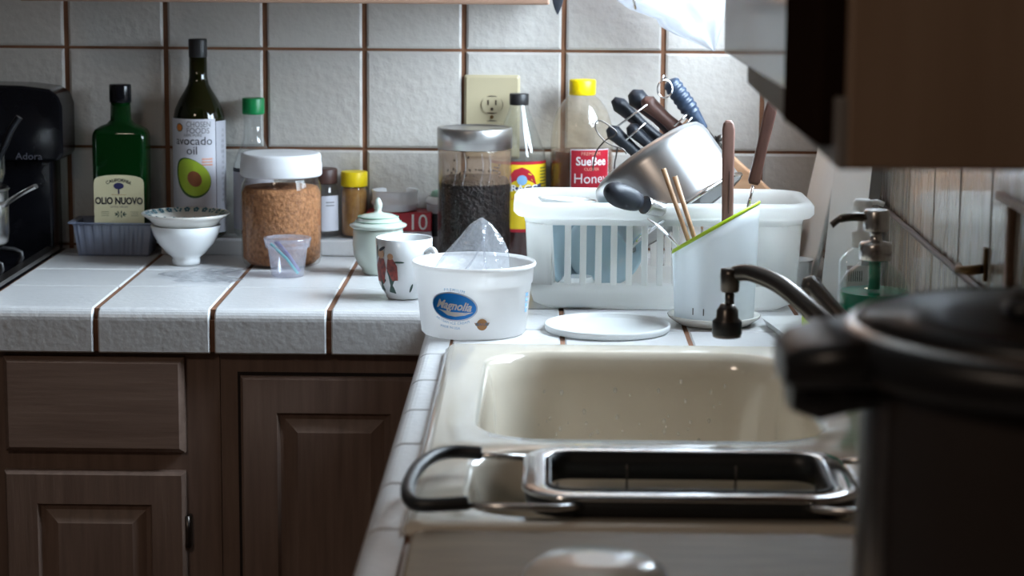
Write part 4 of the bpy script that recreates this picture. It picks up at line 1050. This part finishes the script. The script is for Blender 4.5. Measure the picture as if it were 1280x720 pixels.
# wire basket
b = mb('dull_metal')
for z, i in ((zt - .035, .030), (zt - .070, .036)): b.tube(sring(i, z), .0016, 6, closed=True)
for x in [cx - .05 + .10 * k for k in range(2)]: b.tube(bez([(x, cy - hy + .025, zt - .010), (x, cy - hy + .032, zt - .07), (x, cy + hy - .032, zt - .07), (x, cy + hy - .025, zt - .010)], 5), .0012, 6)
for y in [cy]: b.tube([(cx - hx + .03, y, zt - .01), (cx - hx + .037, y, zt - .07), (cx + hx - .037, y, zt - .07), (cx + hx - .03, y, zt - .01)], .0012, 6)
b.build('wire_basket', st)
for s in (-1, 1):
    xo = (lambda x: x) if s < 0 else (lambda x: 2 * cx - x)
    for pts in ([(xo(-.100), -.936, zt - .004), (xo(-.165), -.935, zt - .001)], [(xo(-.045), -1.078, zt - .010), (xo(-.080), -1.112, zt - .004), (xo(-.165), -1.114, zt - .002)]):
        b = mb('steel'); b.tube(pts, .0030, 8); b.build('support_rod', st)
    b = mb('rubber'); b.tube(bez([(xo(-.146), -.935, zt), (xo(-.172), -.935, zt + .001), (xo(-.190), -.955, zt + .001), (xo(-.202), -1.000, zt), (xo(-.206), -1.060, zt - .001), (xo(-.201), -1.100, zt - .002), (xo(-.188), -1.114, zt - .002), (xo(-.152), -1.113, zt)]), .0062, 14)
    b.build('grip', st)

b = mb('tan_board'); b.loft([rr3(.262, .175, .012, 0), rr3(.264, .177, .013, .003), rr3(.264, .177, .013, .010), rr3(.261, .174, .012, .0125)])
tag(b.build('chopping_board', loc=(.066, -1.312, .0006)), 'tan wooden chopping board lying on the worktop in front of the sink', 'chopping board')
# small bowl at the bottom edge
b = mb('ceramic_cream'); b.lathe([(.054, 0), (.0560, .004), (.0555, .020), (.050, .031), (.040, .037), (.015, .039)], 48)
tag(b.build('bowl', loc=(-.052, -1.350, .0135)), 'upturned cream bowl at the bottom edge on the tan chopping board', 'bowl')

# ------------------------------------------------------------------ pressure cooker
pc = thing('pressure_cooker', 'big dark pressure cooker with a black lid in the near right foreground', 'cooker', (.2210, -1.660, .0))
R0 = .1400
b = mb('cooker_body'); b.lathe([(.130, .003), (.1370, .008), (.1400, .03), (.1405, .250), (.138, .258)], 72); b.build('body', pc)
b = mb('cooker_black'); b.lathe([(.1380, 0), (.1440, .004), (.1440, .030), (.1405, .034)], 72, True, False); b.build('base_ring', pc)
b = mb('cooker_black')
b.lathe([(.138, .254), (.1540, .257), (.1570, .263), (.1565, .274), (.1520, .280), (.1460, .282)], 72); b.build('lid_rim', pc)
b = mb('steel'); b.lathe([(.1500, .2808), (.1480, .2823), (.1440, .2833)], 72, False, False)
b.mat('cooker_black'); b.lathe([(.1460, .2822), (.0900, .2865), (.03, .2880)], 72); b.build('lid_top', pc)
b = mb('cooker_black'); b.T = Matrix.Translation((0, 0, .285)); b.loft([rr3(.055, .018, .012, 0), rr3(.056, .019, .012, .008), rr3(.052, .016, .012, .013)]); b.build('lid_handle', pc)
for s in (1, -1):
    b = mb('cooker_black')
    b.loft([[(s * (-R0 - x), y, z) for y, z in rrect(w, h, min(h, .012), 5, 0, zc)] for x, w, h, zc in ((-.014, .060, .013, .268), (.025, .054, .013, .265), (.044, .044, .012, .262), (.052, .032, .008, .260))])
    b.loft([[(s * (-R0 - x), y, z) for y, z in rrect(w, h, min(h, .008), 5, 0, zc)] for x, w, h, zc in ((-.004, .030, .008, .246), (.030, .034, .012, .243), (.046, .026, .009, .244))]); b.build('side_handle', pc)
b = mb('steel'); b.lathe([(.1407, .040), (.1412, .042), (.1412, .258), (.1407, .260)], 72, False, False) if False else b.grid(-.012, .012, .04, .248, lambda u, z: ((R0 + .0012) * cos(rad(196) + u / R0), (R0 + .0012) * sin(rad(196) + u / R0), z), 6, 1)
b.build('steel_seam', pc)

pc.scale = (.93, .93, 1)

# ------------------------------------------------------------------ hanging rail, bag and spatula above the frame
rl = thing('utensil_rail', 'steel rail on the tiled wall above the dish rack', 'rail', (0, 0, 0))
b = mb('steel'); b.tube([(-.075, .50, .640), (.30, .50, .640)], .005, 12)
for x in (-.06, .285): b.tube([(x, .50, .640), (x, WALL_Y - .004, .640)], .004, 10)
b.build('rod', rl)
bg = thing('plastic_bag', 'frosted white plastic bag hanging above the knife handles', 'bag', (0, 0, 0))
b = mb('bag_film')
# outline left and right edges against height, folded in depth
lv = [(.645, .085, .135), (.60, .060, .165), (.52, .030, .180), (.45, .022, .188), (.405, .020, .187), (.392, .040, .186), (.378, .080, .184), (.366, .087, .182), (.354, .110, .179), (.343, .138, .176), (.334, .158, .173), (.329, .168, .172)]
ring = []
for z, xa, xb in lv:
    r_ = []
    for j in range(40):
        a = 2 * PI * j / 40; cxm, hw = (xa + xb) / 2, (xb - xa) / 2
        fold = 1 + .35 * sin(5 * a + z * 30) + .2 * sin(9 * a - z * 50)
        r_.append((cxm + hw * cos(a), .470 + .016 * sin(a) * fold * min(1, hw / .03) + .004 * sin(z * 60), z))
    ring.append(r_)
b.loft(ring, cap0=False, cap1=True); b.build('bag_film', bg)
b = mb('steel'); b.tube(bez([(.110, .470, .640), (.110, .492, .650), (.110, .508, .645)], 5), .0016, 8); b.build('hook', bg)
sp2 = thing('spatula', 'black leaf shaped utensil tip hanging near the upper cabinet corner', 'utensil', (-.0705, .470, .388))
b = mb('knob_black'); b.loft([[(x, y, z) for x, y in rrect(w, .0025, .0015, 3)] for z, w in ((-.005, .0008), (.003, .0045), (.013, .0078), (.024, .0090), (.040, .0080), (.055, .004), (.075, .003))]); b.build('blade', sp2)
b = mb('knob_black'); b.tube(bez([(0, 0, .07), (0, 0, .20), (0, .012, .2600), (0, .030, .2640), (0, .036, .250)], 5), .003, 8); b.build('handle', sp2)
cl = thing('utensil_clip', 'small steel tong tip hanging before the plastic bag', 'utensil', (.0440, .440, .399))
b = mb('chrome'); b.tube([(.004, 0, -.006), (.000, 0, .010), (-.004, .003, .1)], [.003, .0045, .003], 10, flat=.6); b.build('tip', cl)
b = mb('chrome'); b.tube(bez([(-.004, .003, .1), (-.004, .010, .20), (-.004, .045, .252), (-.004, .070, .250), (-.004, .068, .236)], 5), .002, 8); b.build('handle', cl)

# thin scrap of film on the worktop by the bowls
b = mb('film'); b.grid(-.640, -.545, .215, .340, lambda u, v: (u + .02 * sin(v * 60), v, .0016 + .0022 * abs(sin(u * 130 + v * 70)) + .0012 * abs(sin(v * 210))), 20, 16)
tag(b.build('film_scrap'), 'thin scrap of clear film lying flat on the tiles before the footed bowl', 'plastic film')

# ------------------------------------------------------------------ light
w = bpy.data.worlds.new('World'); scene.world = w; w.use_nodes = True
nt = w.node_tree; nt.nodes.clear()
out = nt.nodes.new('ShaderNodeOutputWorld'); bg_ = nt.nodes.new('ShaderNodeBackground')
bg_.inputs['Color'].default_value = (.74, .87, 1.0, 1); bg_.inputs['Strength'].default_value = 41.0
nt.links.new(bg_.outputs[0], out.inputs[0])
L = bpy.data.lights.new('window_portal', 'AREA'); L.shape = 'RECTANGLE'; L.size = WZ1 - WZ0; L.size_y = WY1 - WY0
L.cycles.is_portal = True
lo = bpy.data.objects.new('window_portal', L); COL.objects.link(lo); lo.location = (X1 - .01, (WY0 + WY1) / 2, (WZ0 + WZ1) / 2)
lo.rotation_euler = (0, rad(90), 0)
# ceiling lamp of the room behind the camera
L = bpy.data.lights.new('room_lamp', 'AREA'); L.shape = 'DISK'; L.size = .5; L.energy = 11; L.color = (1, .80, .64)
lo = bpy.data.objects.new('room_lamp', L); COL.objects.link(lo); lo.location = (-1.2, -2.6, CEIL - .03)

# ------------------------------------------------------------------ camera
cam = bpy.data.cameras.new('camera'); co = bpy.data.objects.new('camera', cam); COL.objects.link(co)
cam.sensor_width = 23.4; cam.lens = 2703.72 / 1280 * 23.4; cam.clip_start = .05
pitch, yaw, roll = .159571, .012903, -.0075066
co.location = (-.09414, -2.87176, .49563)
R = Matrix.Rotation(yaw, 3, 'Z') @ Matrix.Rotation(PI / 2 - pitch, 3, 'X') @ Matrix.Rotation(-roll, 3, 'Z')
co.rotation_euler = R.to_euler()
cam.dof.use_dof = True; cam.dof.focus_distance = 2.82; cam.dof.aperture_fstop = 4.5
scene.camera = co
vs = scene.view_settings; vs.view_transform = 'Standard'; vs.look = 'None'; vs.exposure = 0.0; vs.gamma = 1; vs.use_curve_mapping = False
scene.cycles.max_bounces = 10; scene.cycles.transparent_max_bounces = 24; scene.cycles.transmission_bounces = 8
scene.cycles.sample_clamp_indirect = 8
